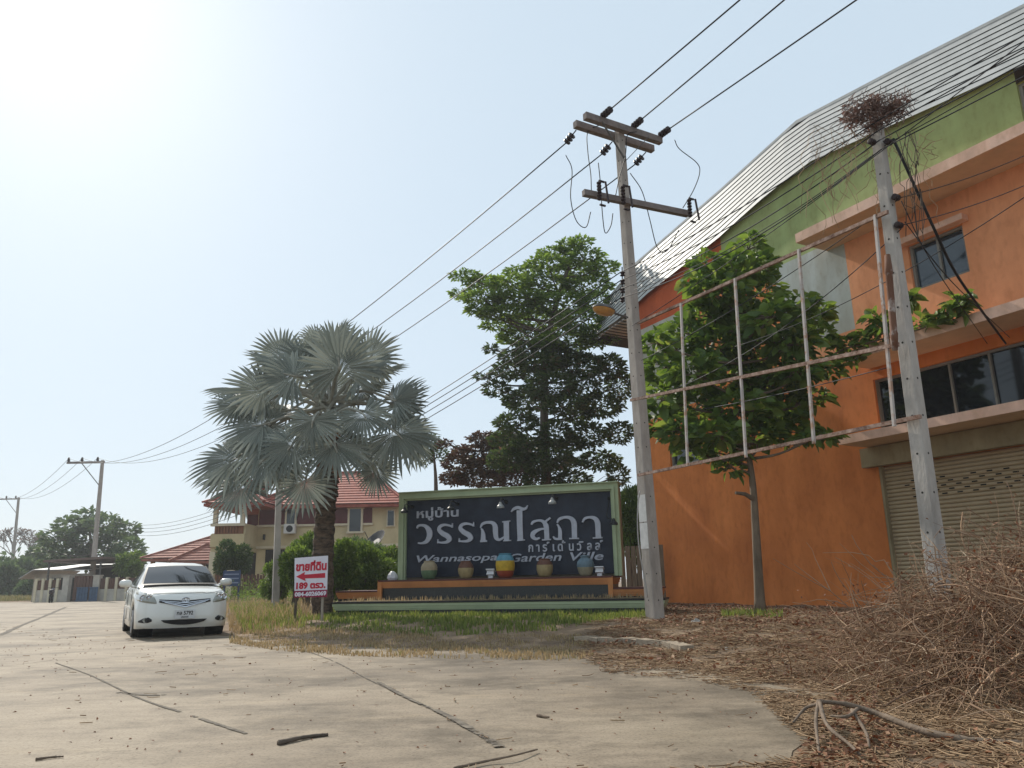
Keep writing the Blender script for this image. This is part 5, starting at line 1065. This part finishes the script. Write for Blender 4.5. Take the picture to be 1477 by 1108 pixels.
# sheds between
cpt = thing('carport', (-27, LY+4, 0), 'open carport with flat brown metal roof behind the panelled fence', 'carport'); x0, z0 = lp2(100, 812, 62); x1, z1 = lp2(182, 807, 62)
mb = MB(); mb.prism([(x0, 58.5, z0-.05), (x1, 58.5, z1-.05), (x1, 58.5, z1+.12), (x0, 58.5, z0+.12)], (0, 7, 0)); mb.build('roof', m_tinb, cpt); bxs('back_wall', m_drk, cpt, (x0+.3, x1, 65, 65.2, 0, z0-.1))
for x in (x0+.3, x1-.3): bxs('post', m_mtl, cpt, (x-.05, x+.05, 58.8, 58.9, -.1, z0-.06))
sh2 = thing('shed', (-33, 64, 0), 'low shed with pale tin roof at the left end of the panelled fence', 'shed'); x0, z0 = lp2(57, 829, 63); x1, z1 = lp2(155, 820, 63)
mb = MB(); mb.prism([(x0, 60.4, z0-.35), (x0+1.0, 60.4, z0+.28), (x0+1.0, 67, z0+.28), (x0, 67, z0-.35)], (0, 0, .06)); mb.prism([(x0+1.0, 60.4, z0+.28), (x1, 60.4, z0+.22), (x1, 67, z0+.8), (x0+1, 67, z0+.8)], (0, 0, .06)); mb.build('roof', m_tin, sh2)
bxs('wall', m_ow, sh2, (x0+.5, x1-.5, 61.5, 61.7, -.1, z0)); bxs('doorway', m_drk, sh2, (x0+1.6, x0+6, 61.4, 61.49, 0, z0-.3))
# panelled boundary fence
PFY = 57.5; pf = thing('boundary_fence', (-30, PFY, 0), 'low white wall topped with brown panels between pale posts', 'fence')
def pfp(px, py): p = D(px, py, PFY); return p.x, p.z
zt2 = pfp(170, 833)[1]; zm = pfp(170, 849.5)[1]; xg0, xg1 = pfp(103, 850)[0], pfp(140, 850)[0]; xL, xR = pfp(51, 850)[0], pfp(214, 850)[0]
bxs('base_wall', m_ow, pf, (xL, xg0-.6, PFY-.1, PFY+.1, -.1, zm)); bxs('base_wall', m_ow, pf, (xg1, xR, PFY-.1, PFY+.1, -.1, zm))
bxs('panels', m_brf, pf, *[(xL+i*.2, xL+i*.2+.17, PFY-.03, PFY+.03, zm+.02, zt2-.1) for i in range(int((xg0-.6-xL)/.2))]); bxs('panels', m_brf, pf, *[(xg1+i*.2, xg1+i*.2+.17, PFY-.03, PFY+.03, zm+.02, zt2-.05) for i in range(int((xR-xg1)/.2))])
for px in (52, 62, 72.5, 83, 141, 154, 168, 183, 197): q = pfp(px, 850)[0]; bxs('post', m_crd, pf, (q-.09, q+.09, PFY-.14, PFY+.14, -.1, zt2+.02))
gt_ = thing('driveway_gate', (pfp(120, 850)[0], PFY, 0), 'brown slatted gate between two pale gate posts', 'gate'); bxs('slats', m_brf, gt_, *[(xg0+.15+i*.22, xg0+.34+i*.22, PFY-.03, PFY+.03, .1, zt2+.15) for i in range(int((xg1-xg0-.2)/.22))], (xg0+.1, xg1-.05, PFY+.03, PFY+.08, .4, .5), (xg0+.1, xg1-.05, PFY+.03, PFY+.08, 1.3, 1.4))
for x in (xg0-.35, xg1-.02): bxs('gate_post', m_ow, gt_, (x-.22, x+.22, PFY-.22, PFY+.22, -.1, zt2+.12), (x-.26, x+.26, PFY-.26, PFY+.26, zt2+.121, zt2+.2))
m_bl = mat('blue_sheet', (.055, .10, .17), .6, .2, 3)
for (a, b_, lab) in ((110.5, 125, 'blue sheet metal panel leaning left of the distant pole'), (129, 141, 'blue sheet metal panel leaning right of the distant pole')):
    xa_, xb_ = D(a, 855, 57).x, D(b_, 855, 57).x; mb = MB(); zt3 = D(120, 847, 57).z
    k = 0
    while xa_+k*.1 < xb_: mb.box((xa_+k*.1+.05, 57-.02*(k % 2), zt3/2), (.098, .03, zt3)); k += 1
    mb.box(((xa_+xb_)/2, 56.94, zt3-.03), (xb_-xa_+.04, .05, .06)); mb.box(((xa_+xb_)/2, 56.94, .05), (xb_-xa_+.04, .05, .06)); o = mb.build('metal_panel', m_bl); tag(o, lab, 'panel')
# motorcycle parked end-on by the wall
mx_, my_ = D(74, 860, 55).x, 55.0; mc = thing('motorcycle', (mx_, my_, 0), 'small dark motorcycle parked against the white wall', 'motorcycle')
for dy_ in (-.6, .6):
    c = Vector((mx_-dy_*.40, my_+dy_*.92, .29)); mb = MB(); ax_ = Vector((.92, .40, 0)).normalized(); mb.lathe(c, [(.2, -.045), (.29, -.04), (.30, 0), (.29, .04), (.2, .045)], 18, axis=ax_); wq = mb.build('wheel', m_ct, mc); mb = MB(); mb.lathe(c, [(.03, -.06), (.2, -.02), (.2, .02), (.03, .06)], 12, axis=ax_); mb.build('rim', m_mtl, wq)
mb = MB(); fwd = Vector((-.40, .92, 0)).normalized(); c = Vector((mx_, my_, 0)); P_ = [c-fwd*.75+UP*.62, c-fwd*.35+UP*.72, c+fwd*.05+UP*.60, c+fwd*.3+UP*.62, c+fwd*.5+UP*.85]; mb.tube(fit_arc(P_, 4), [.08, .1, .12, .13, .13, .13, .12, .11, .11, .11, .11, .11, .12, .12, .11, .1, .07], 8); mb.build('body', mat('motorcycle_paint', (.04, .02, .025), .3, .2), mc, smooth=True)
mb = MB(); mb.tube(fit_arc([c-fwd*.72+UP*.76, c-fwd*.4+UP*.80, c-fwd*.0+UP*.72], 4), .09, 8); mb.build('saddle', m_cb, mc, smooth=True)
mb = MB(); hq = c+fwd*.48+UP*.98; s_ = Vector((.92, .40, 0)).normalized(); mb.tube(fit_arc([hq-s_*.34-fwd*.1, hq-s_*.15, hq+s_*.15, hq+s_*.34-fwd*.1], 4), .018, 6); mb.tube([hq, c+fwd*.62+UP*.3], .03, 6); mb.build('handlebar', m_cb, mc)
mb = MB(); mb.lathe(c+fwd*.58+UP*.88, [(.03, -.08), (.08, -.02), (.085, .03), (.06, .05)], 10, axis=fwd); mb.build('headlight', m_chr, mc)
# weathered plank fence behind the right end of the name wall
pk0, pk1 = D(897, 790, 21.5), D(955, 790, 21.5); pk = MB(); i = 0
while pk0.x+i*.15 < pk1.x: pk.box((pk0.x+i*.15, 21.5+.012*(i % 2), (pk0.z+random.uniform(-.12, .08))/2+.05), (.125, .02, pk0.z+random.uniform(-.05, .05))); i += 1
pk.box(((pk0.x+pk1.x)/2, 21.56, .6), (pk1.x-pk0.x, .04, .08)); o = pk.build('plank_fence', mat('weathered_plank', (.22, .17, .12), .9, .25, 8, stretch=(5, 5, .5))); tag(o, 'weathered grey plank fence seen between the name wall and the tall pole', 'fence')
# ------------------------------------------------------------------ grass, dry leaves, twigs, brush heap
m_gg = leafmat('grass_green', (.085, .125, .03), (.20, .24, .07), (.36, .29, .15), .4); m_gd = leafmat('grass_dry', (.25, .19, .10), (.40, .32, .19), (.12, .14, .035), .3); m_dl = leafmat('dead_leaf', (.11, .048, .025), (.26, .12, .06), (.36, .24, .14), .1, .7); m_tw = leafmat('dead_twig', (.15, .085, .052), (.38, .245, .15), (.50, .40, .29), .0, .8); m_tw2 = leafmat('straw', (.20, .12, .065), (.42, .285, .165), None, .1, .75)
def scat(n, poly, clump=0):
    """n ground points inside a pixel polygon (photo), on the terrain"""
    Q = np.array([tuple(G(x, y, .12 if (x > 330) else .02))[:2] for x, y in poly]); lo, hi = Q.min(0), Q.max(0); out = []
    while sum(len(o) for o in out) < n:
        p = rng.uniform(lo, hi, (n*3+50, 2)); ins = np.zeros(len(p), bool); j = len(Q)-1
        for i in range(len(Q)):
            c_ = ((Q[i, 1] > p[:, 1]) != (Q[j, 1] > p[:, 1])) & (p[:, 0] < (Q[j, 0]-Q[i, 0])*(p[:, 1]-Q[i, 1])/(Q[j, 1]-Q[i, 1]+1e-12)+Q[i, 0]); ins ^= c_; j = i
        p = p[ins]
        if clump: k = np.sin(p[:, 0]*3.1+1)*np.sin(p[:, 1]*2.7)+.6*np.sin(p[:, 0]*7.3+p[:, 1]*4.1)+.5*np.sin(p[:, 1]*9.1-p[:, 0]*3); p = p[k > rng.normal(size=len(p))*.5+clump-1]
        out.append(p)
    p = np.concatenate(out)[:n]; return np.c_[p, np.maximum(gz(p[:, 0], p[:, 1]), .005)]
def lean(n, s): return np.c_[rng.normal(size=(n, 2))*s, np.zeros(n)]
def grass(name, parts, lab_m):
    P = []; H_ = []; 
    for n, poly, h0, h1, cl in parts: q = scat(n, poly, cl); P.append(q); H_.append(rng.uniform(h0, h1, n))
    P = np.concatenate(P); H_ = np.concatenate(H_); n = len(P); o = blades(name, P-np.array([0, 0, .01]), H_, lean(n, .45)*H_[:, None]/.2*.45, rng.uniform(.006, .012, n), lab_m); tag(o, kind='stuff'); return o
o = grass('green_grass', [(26000, [(470, 884), (700, 884), (935, 882), (935, 903), (800, 912), (620, 915), (480, 908), (420, 900)], .03, .14, .8), (3000, [(330, 880), (430, 880), (440, 905), (350, 905)], .06, .26, .8), (500, [(1040, 895), (1130, 893), (1130, 903), (1040, 905)], .05, .18, .6)], m_gg)
o = grass('dry_grass', [(11000, [(330, 893), (420, 895), (480, 905), (640, 915), (840, 914), (860, 930), (830, 938), (700, 936), (600, 935), (500, 932), (400, 926), (332, 917)], .02, .08, .9), (3000, [(300, 868), (440, 868), (450, 897), (330, 905)], .1, .38, .7), (1200, [(330, 890), (440, 888), (470, 900), (340, 912)], .05, .2, .6)], m_gd)
# taller weeds around the stakes and along the fence, as rough ground cover
def weeds(n, poly, h0, h1, Lf, m, name, per=14):
    q = scat(n, poly); P = np.repeat(q, per, 0); hh = np.repeat(rng.uniform(h0, h1, n), per); f = rng.uniform(.15, 1, n*per); P = P+np.c_[rng.normal(size=(n*per, 2))*.10*(.4+f[:, None]), hh*f]
    o = simple_leaves(name, P, rng.normal(size=P.shape)+np.array([0, 0, .5]), rng.normal(size=P.shape)*.6+np.array([0, 0, .5]), Lf*rng.uniform(.6, 1.3, n*per), Lf*.35, m); tag(o, kind='stuff'); return o
weeds(900, [(300, 864), (480, 864), (480, 878), (300, 880)], .3, 1.0, .10, lf_bush, 'weeds'); weeds(260, [(478, 866), (580, 864), (580, 872), (478, 876)], .3, .9, .09, m_gd, 'dry_weeds')
weeds(120, [(480, 882), (930, 879), (930, 886), (480, 890)], .05, .2, .05, lf_bush, 'low_weeds')
qa = np.c_[rng.uniform(LO0+.1, LO1-.1, 700), rng.uniform(.8, 1.5, 700)]; Pq = np.array([tuple(S(a, .51, b_)) for a, b_ in qa]); o = blades('planter_grass', Pq, rng.uniform(.02, .12, 700), lean(700, .06), .008, m_gd); tag(o, kind='stuff')
# grass by the far road edge
qf = np.array([tuple(D(random.uniform(-60, 52), 862, random.uniform(66, 78))) for _ in range(2500)]); qf[:, 2] = 0; o = blades('roadside_grass', qf, rng.uniform(.15, .6, 2500), lean(2500, .25), .03, leafmat('roadside_grass', (.12, .13, .05), (.28, .24, .12), None, .3)); tag(o, kind='stuff')
# dead leaves
DL = [(4200, [(935, 878), (1100, 882), (1240, 890), (1260, 915), (1100, 912), (960, 905)], 0), (3000, [(900, 905), (1100, 905), (1260, 915), (1250, 985), (1120, 985), (1000, 960), (880, 955), (840, 925)], .5), (900, [(1100, 985), (1250, 975), (1300, 1060), (1180, 1090), (1190, 1010)], .6), (260, [(640, 1085), (830, 1070), (830, 1082), (660, 1107)], .2), (160, [(930, 1085), (1180, 1065), (1180, 1100), (960, 1105)], .3), (500, [(1150, 1040), (1470, 1040), (1470, 1107), (1150, 1107)], .3), (130, [(0, 900), (900, 940), (1150, 1000), (1100, 1100), (100, 1100)], .9)]
P = np.concatenate([scat(a, b_, c) for a, b_, c in DL]); n = len(P); P[:, 2] += rng.uniform(.004, .05, n)*(rng.random(n) < .8); A = np.c_[rng.normal(size=(n, 2)), rng.normal(size=n)*.25]; L_ = rng.uniform(.025, .085, n)*np.where(P[:, 1] < 8, .75, 1)
sel = edge_sd(P[:, 0], P[:, 1]) < .0; P[sel, 2] = .009+rng.uniform(0, .008, sel.sum()); L_[sel] *= .7
o = simple_leaves('dead_leaves', P, A, rng.normal(size=(n, 3))*.35+np.array([0, 0, 1.0]), L_, L_*.5, m_dl, fold=.25); tag(o, kind='stuff')
# straw and small twigs on the ground
ST = [(9500, [(850, 905), (1100, 900), (1270, 905), (1290, 985), (1120, 985), (1000, 962), (880, 955), (830, 930)], .4), (5200, [(1090, 985), (1260, 970), (1477, 1010), (1477, 1107), (1150, 1107), (1180, 1050)], .2), (420, [(640, 1085), (840, 1068), (840, 1085), (660, 1107)], .1), (420, [(920, 1082), (1180, 1060), (1180, 1100), (950, 1106)], .2), (1500, [(940, 885), (1250, 888), (1260, 905), (950, 900)], .3), (150, [(0, 900), (900, 940), (1150, 1000), (1100, 1100), (100, 1100)], .7)]
P = np.concatenate([scat(a, b_, c) for a, b_, c in ST]); n = len(P); a = rng.uniform(0, 6.28, n); Ln = rng.uniform(.05, .30, n); Ln[edge_sd(P[:, 0], P[:, 1]) < 0] *= .5; d = np.c_[np.cos(a), np.sin(a), rng.normal(size=n)*.15]; bend = np.c_[-np.sin(a), np.cos(a), 0*a]*(rng.normal(size=n)*.25)[:, None]
t_ = np.linspace(-.5, .5, 5)[None, :, None]; PT = P[:, None, :]+d[:, None, :]*t_*Ln[:, None, None]+bend[:, None, :]*(t_**2)*Ln[:, None, None]; PT[:, :, 2] = np.maximum(PT[:, :, 2], P[:, None, 2]+.006)+rng.uniform(0, .02, n)[:, None]
o = tubes_np('straw_litter', PT, np.full((n, 5), .0028)*rng.uniform(.6, 1.6, n)[:, None], m_tw2, n=3); tag(o, kind='stuff')
# brush heap: a tangle of dead stems
def hump(x, y):
    a = np.exp(-(((x-4.3)/1.25)**2+((y-6.0)/1.15)**2)); b_ = np.exp(-(((x-3.35)/.55)**2+((y-6.9)/.8)**2)); c = .5*np.exp(-(((x-3.0)/.9)**2+((y-5.2)/.7)**2)); return np.maximum(1.06*a, .76*b_)+c*.22
def tangle(n, sx, sy, cx_, cy_, l0, l1, r0, r1, vert, m, name, seg=9):
    x = rng.normal(cx_, sx, n); y = rng.normal(cy_, sy, n); zt_ = hump(x, y); keep = (y > 3.7) & (x > 2.4+rng.uniform(0, .7, n)-.12*(y-5)) & (y < 9); x, y, zt_ = x[keep], y[keep], zt_[keep]; n = len(x)
    z = gz(x, y)+zt_*rng.uniform(0.02, 1.0, n)**.8; a = rng.uniform(0, 6.28, n); el = rng.normal(size=n)*vert; d = np.c_[np.cos(a)*np.cos(el), np.sin(a)*np.cos(el), np.sin(el)]; cv = unit(rng.normal(size=(n, 3)))*(.3+5.0*rng.random(n)**2)[:, None]; Ln = rng.uniform(l0, l1, n)
    p = np.c_[x, y, z]; PT = [p]
    for i in range(seg-1): d = unit(d+cv*(1/seg)+rng.normal(size=(n, 3))*.10+np.array([0, 0, -.05])); p = p+d*(Ln/seg)[:, None]; PT.append(p)
    PT = np.stack(PT, 1); PT[:, :, 2] = np.maximum(PT[:, :, 2], gz(PT[:, :, 0], PT[:, :, 1])+.01); rr = (r0+(r1-r0)*rng.random(n)**2.5)[:, None]*np.linspace(1, .45, seg)[None, :]
    o = tubes_np(name, PT, rr, m, n=4); tag(o, kind='stuff'); return PT
T1 = tangle(6600, .9, .95, 4.2, 6.0, .3, .95, .0018, .0075, .5, m_tw, 'brush_heap')
T2 = tangle(260, .9, .8, 4.25, 6.0, .6, 1.35, .004, .014, .5, m_tw, 'brush_stems'); T3 = tangle(1700, .7, 1.0, 3.4, 6.3, .2, .6, .002, .0045, .35, m_tw2, 'brush_straw')
# side shoots forking off the stems
ii_ = rng.integers(0, len(T2), 900); jj_ = rng.integers(2, 7, 900); p = T2[ii_, jj_]; d = unit(unit(T2[ii_, jj_+1]-p)+rng.normal(size=p.shape)*.55); PT = [p]
for i in range(6): d = unit(d+rng.normal(size=p.shape)*.14); p = p+d*(rng.uniform(.03, .08, 900)[:, None]); PT.append(p)
o = tubes_np('brush_side_shoots', np.stack(PT, 1), np.linspace(.0045, .0016, 7)[None, :]*rng.uniform(.6, 1.2, 900)[:, None], m_tw, n=4); tag(o, kind='stuff')
# a fill of dead leaves caught in the heap
i = rng.integers(0, len(T1), 9000); j = rng.integers(0, 9, 9000); P = T1[i, j]+rng.normal(size=(9000, 3))*.03; P = P[P[:, 2] > 0]; n = len(P); o = simple_leaves('brush_leaves', P, rng.normal(size=(n, 3)), rng.normal(size=(n, 3)), rng.uniform(.02, .06, n), .02, m_dl, fold=.3); tag(o, kind='stuff')
# stems standing up against the wall and pole
up_ = []
for k in range(44):
    b0 = np.array([random.uniform(3.2, 5.6), random.uniform(6.2, 7.6), random.uniform(.3, .8)]); hgt = random.uniform(.25, .75); dx = random.uniform(-.7, .4); pts = [b0+np.array([dx*t_*t_+random.uniform(-.02, .02), random.uniform(-.05, .05), hgt*math.sin(t_*random.uniform(1.5, 2.4))]) for t_ in np.linspace(0, 1, 9)]; up_.append(pts)
o = tubes_np('upright_stems', np.array(up_), np.linspace(.006, .002, 9)[None, :]*np.ones((44, 1)), m_tw, n=4); tag(o, kind='stuff')
# single larger branches
m_bch = mat('dead_branch', (.17, .125, .09), .9, .3, 9, bump=.5, bscale=30, stretch=(1, 1, 1))
def br(px, r, lab, name='fallen_branch', zz=.05):
    pts = [G(x, y, .03) + UP*z for x, y, z in px]; Q = fit_arc(pts, 6); mb = MB(); n = len(Q); mb.tube(Q, [r*(1-.5*i/n)*random.uniform(.85, 1.15) for i in range(n)], 7); return mb, name, lab
mb, nm, lab = br([(1480, 1082, .02), (1400, 1078, .03), (1330, 1068, .05), (1270, 1052, .08), (1225, 1048, .12), (1182, 1046, .13)], .024, '')
for q in ([(1186, 1048, .13), (1195, 1066, .07), (1225, 1085, .04), (1242, 1096, .02)], [(1184, 1046, .13), (1179, 1062, .07), (1182, 1090, .0)], [(1240, 1050, .1), (1225, 1062, .10), (1200, 1058, .09)], [(1232, 1052, .1), (1250, 1070, .05), (1255, 1084, .02)], [(1190, 1046, .12), (1165, 1042, .08), (1145, 1050, .03)]): m2 = br(q, .012, '')[0]; o_ = len(mb.v); mb.v += m2.v; mb.f += [tuple(i+o_ for i in f) for f in m2.f]; mb.m += m2.m
o = mb.build('fallen_branch', m_bch, smooth=True); tag(o, 'forked dead branch lying at the front of the brush heap', 'branch')
for q, r, lab in (([(1165, 905, .05), (1195, 912, .09), (1240, 925, .12), (1290, 938, .2)], .018, 'long pale dead branch sloping into the brush heap below the orange wall'), ([(1190, 968, .02), (1215, 950, .07), (1245, 935, .1)], .012, 'pale stick leaning up to the left of the brush heap'), ([(1130, 945, .02), (1180, 953, .03), (1250, 950, .08), (1275, 940, .1)], .014, 'grey stick lying flat on the straw left of the brush heap'), ([(402, 1068, -.015), (425, 1063, -.012), (450, 1058, -.015), (473, 1055, -.018)], .016, 'short dark stick lying on the concrete road'), ([(655, 1105, -.01), (700, 1095, -.01), (740, 1090, 0), (775, 1078, -.01)], .008, 'thin bent twig among litter at the bottom edge of the road'), ([(52, 1090, -.018), (75, 1087, -.018), (92, 1086, -.018)], .008, 'thin twig on the concrete road near the bottom left corner'), ([(775, 1028, -.015), (785, 1030, -.015), (792, 1031, -.015)], .011, 'small pale stick on the concrete road below the kerb')):
    mb, nm, _ = br(q, r, lab); o = mb.build('dead_stick', m_bch if 'dark' not in lab else m_bk, smooth=True); tag(o, lab, 'stick')
def stone(px, py, s, lab):
    p = G(px, py, .1); p.z = float(gz(p.x, p.y)); mb = MB(); mb.lathe(p-UP*.02, [(s*.7, 0), (s, s*.3), (s*.85, s*.7), (s*.4, s*.95)], 7)
    mb.v = [tuple(np.array(v)+rng.normal(size=3)*s*.12) for v in mb.v]; o = mb.build('stone', m_kst); tag(o, lab, 'stone')
m_kst = mat('stone_grey', (.34, .30, .26), .9, .2, 12)
stone(1003, 911, .09, 'pale stone on the dirt right of the tall pole base'); stone(925, 926, .05, 'small pale stone on the dirt between kerb and tall pole'); stone(1048, 935, .04, 'small stone in the straw in front of the broad leaved tree')
# loose pebbles over the road
q = scat(260, [(0, 925), (300, 930), (900, 945), (1150, 1000), (1050, 1105), (0, 1105)]); n = len(q); P = q.copy(); P[:, 2] = .006; P = np.concatenate([P]); o = simple_leaves('road_grit', P, rng.normal(size=(n, 3))*np.array([1, 1, .1]), np.tile(np.array([0, 0, 1.0]), (n, 1)), rng.uniform(.008, .03, n), .015, m_dl, fold=.5); tag(o, kind='stuff')
# ------------------------------------------------------------------ dead vines on the right pole
vt = thing('vine_tangle', rt, 'brown tangle of dead vines on top of the weathered pole', 'vine')
m_vn = leafmat('dead_vine', (.10, .055, .045), (.24, .15, .115), (.36, .27, .21), 0, .8)
blobs = [(1232, 170, .15, .10, 90), (1258, 152, .10, .11, 130), (1286, 158, .13, .10, 130), (1300, 150, .07, .07, 40), (1262, 180, .10, .07, 60), (1225, 150, .05, .03, 10)]
P0_ = np.concatenate([ell(k, D(x, y, 8.35), (a, .14, b_), .05) for x, y, a, b_, k in blobs]); n = len(P0_); d = rng.normal(size=(n, 3)); p = P0_; PT = [p]
for i in range(7): d = unit(d+rng.normal(size=(n, 3))*.5); p = p+d*.032; PT.append(p)
tubes_np('stems', np.stack(PT, 1), np.full((n, 8), .0042), m_vn, vt, n=3)
P = np.concatenate([ell(k, D(x, y, 8.35), (a, .14, b_), .1) for x, y, a, b_, k in blobs]); n = len(P); simple_leaves('dead_foliage', P, rng.normal(size=(n, 3)), rng.normal(size=(n, 3)), rng.uniform(.03, .09, n), .035, leafmat('dead_vine_leaf', (.15, .085, .065), (.30, .19, .15), None, .2), vt)
hv = []
for k in range(46):
    px, py = random.uniform(1165, 1345), random.uniform(175, 215); L_ = random.uniform(20, 130); pts = [tuple(D(px+random.uniform(-7, 7)+12*math.sin(t_*5+k), py+L_*t_, 8.45+random.uniform(-.03, .03))) for t_ in np.linspace(0, 1, 10)]; hv.append(pts)
tubes_np('hanging_stems', np.array(hv), np.full((46, 10), .0035), m_tw2, vt, n=3)
iv = []
for k in range(7):
    px = random.choice((1290, 1300, 1312)); pts = [tuple(D(px+8*math.sin(t_*6+k)+20*t_*random.uniform(.5, 1), 190+t_*random.uniform(90, 170), 8.3)) for t_ in np.linspace(0, 1, 10)]; iv.append(pts)
tubes_np('climbing_stems', np.array(iv), np.full((7, 10), .0045), m_bk, vt, n=4)
# ------------------------------------------------------------------ dry season haze
m = bpy.data.materials.new('haze_air'); m.use_nodes = True; t = m.node_tree; t.nodes.remove(t.nodes['Principled BSDF']); v = t.nodes.new('ShaderNodeVolumePrincipled'); v.inputs['Color'].default_value = (.9, .93, .96, 1); v.inputs['Density'].default_value = .0009; v.inputs['Anisotropy'].default_value = .3
t.links.new(v.outputs[0], t.nodes['Material Output'].inputs['Volume'])
o = MB().box((0, 700, 15), (1900, 1700, 34)).build('haze', m); tag(o, kind='stuff'); SC.cycles.volume_bounces = 0; SC.cycles.volume_step_rate = 5
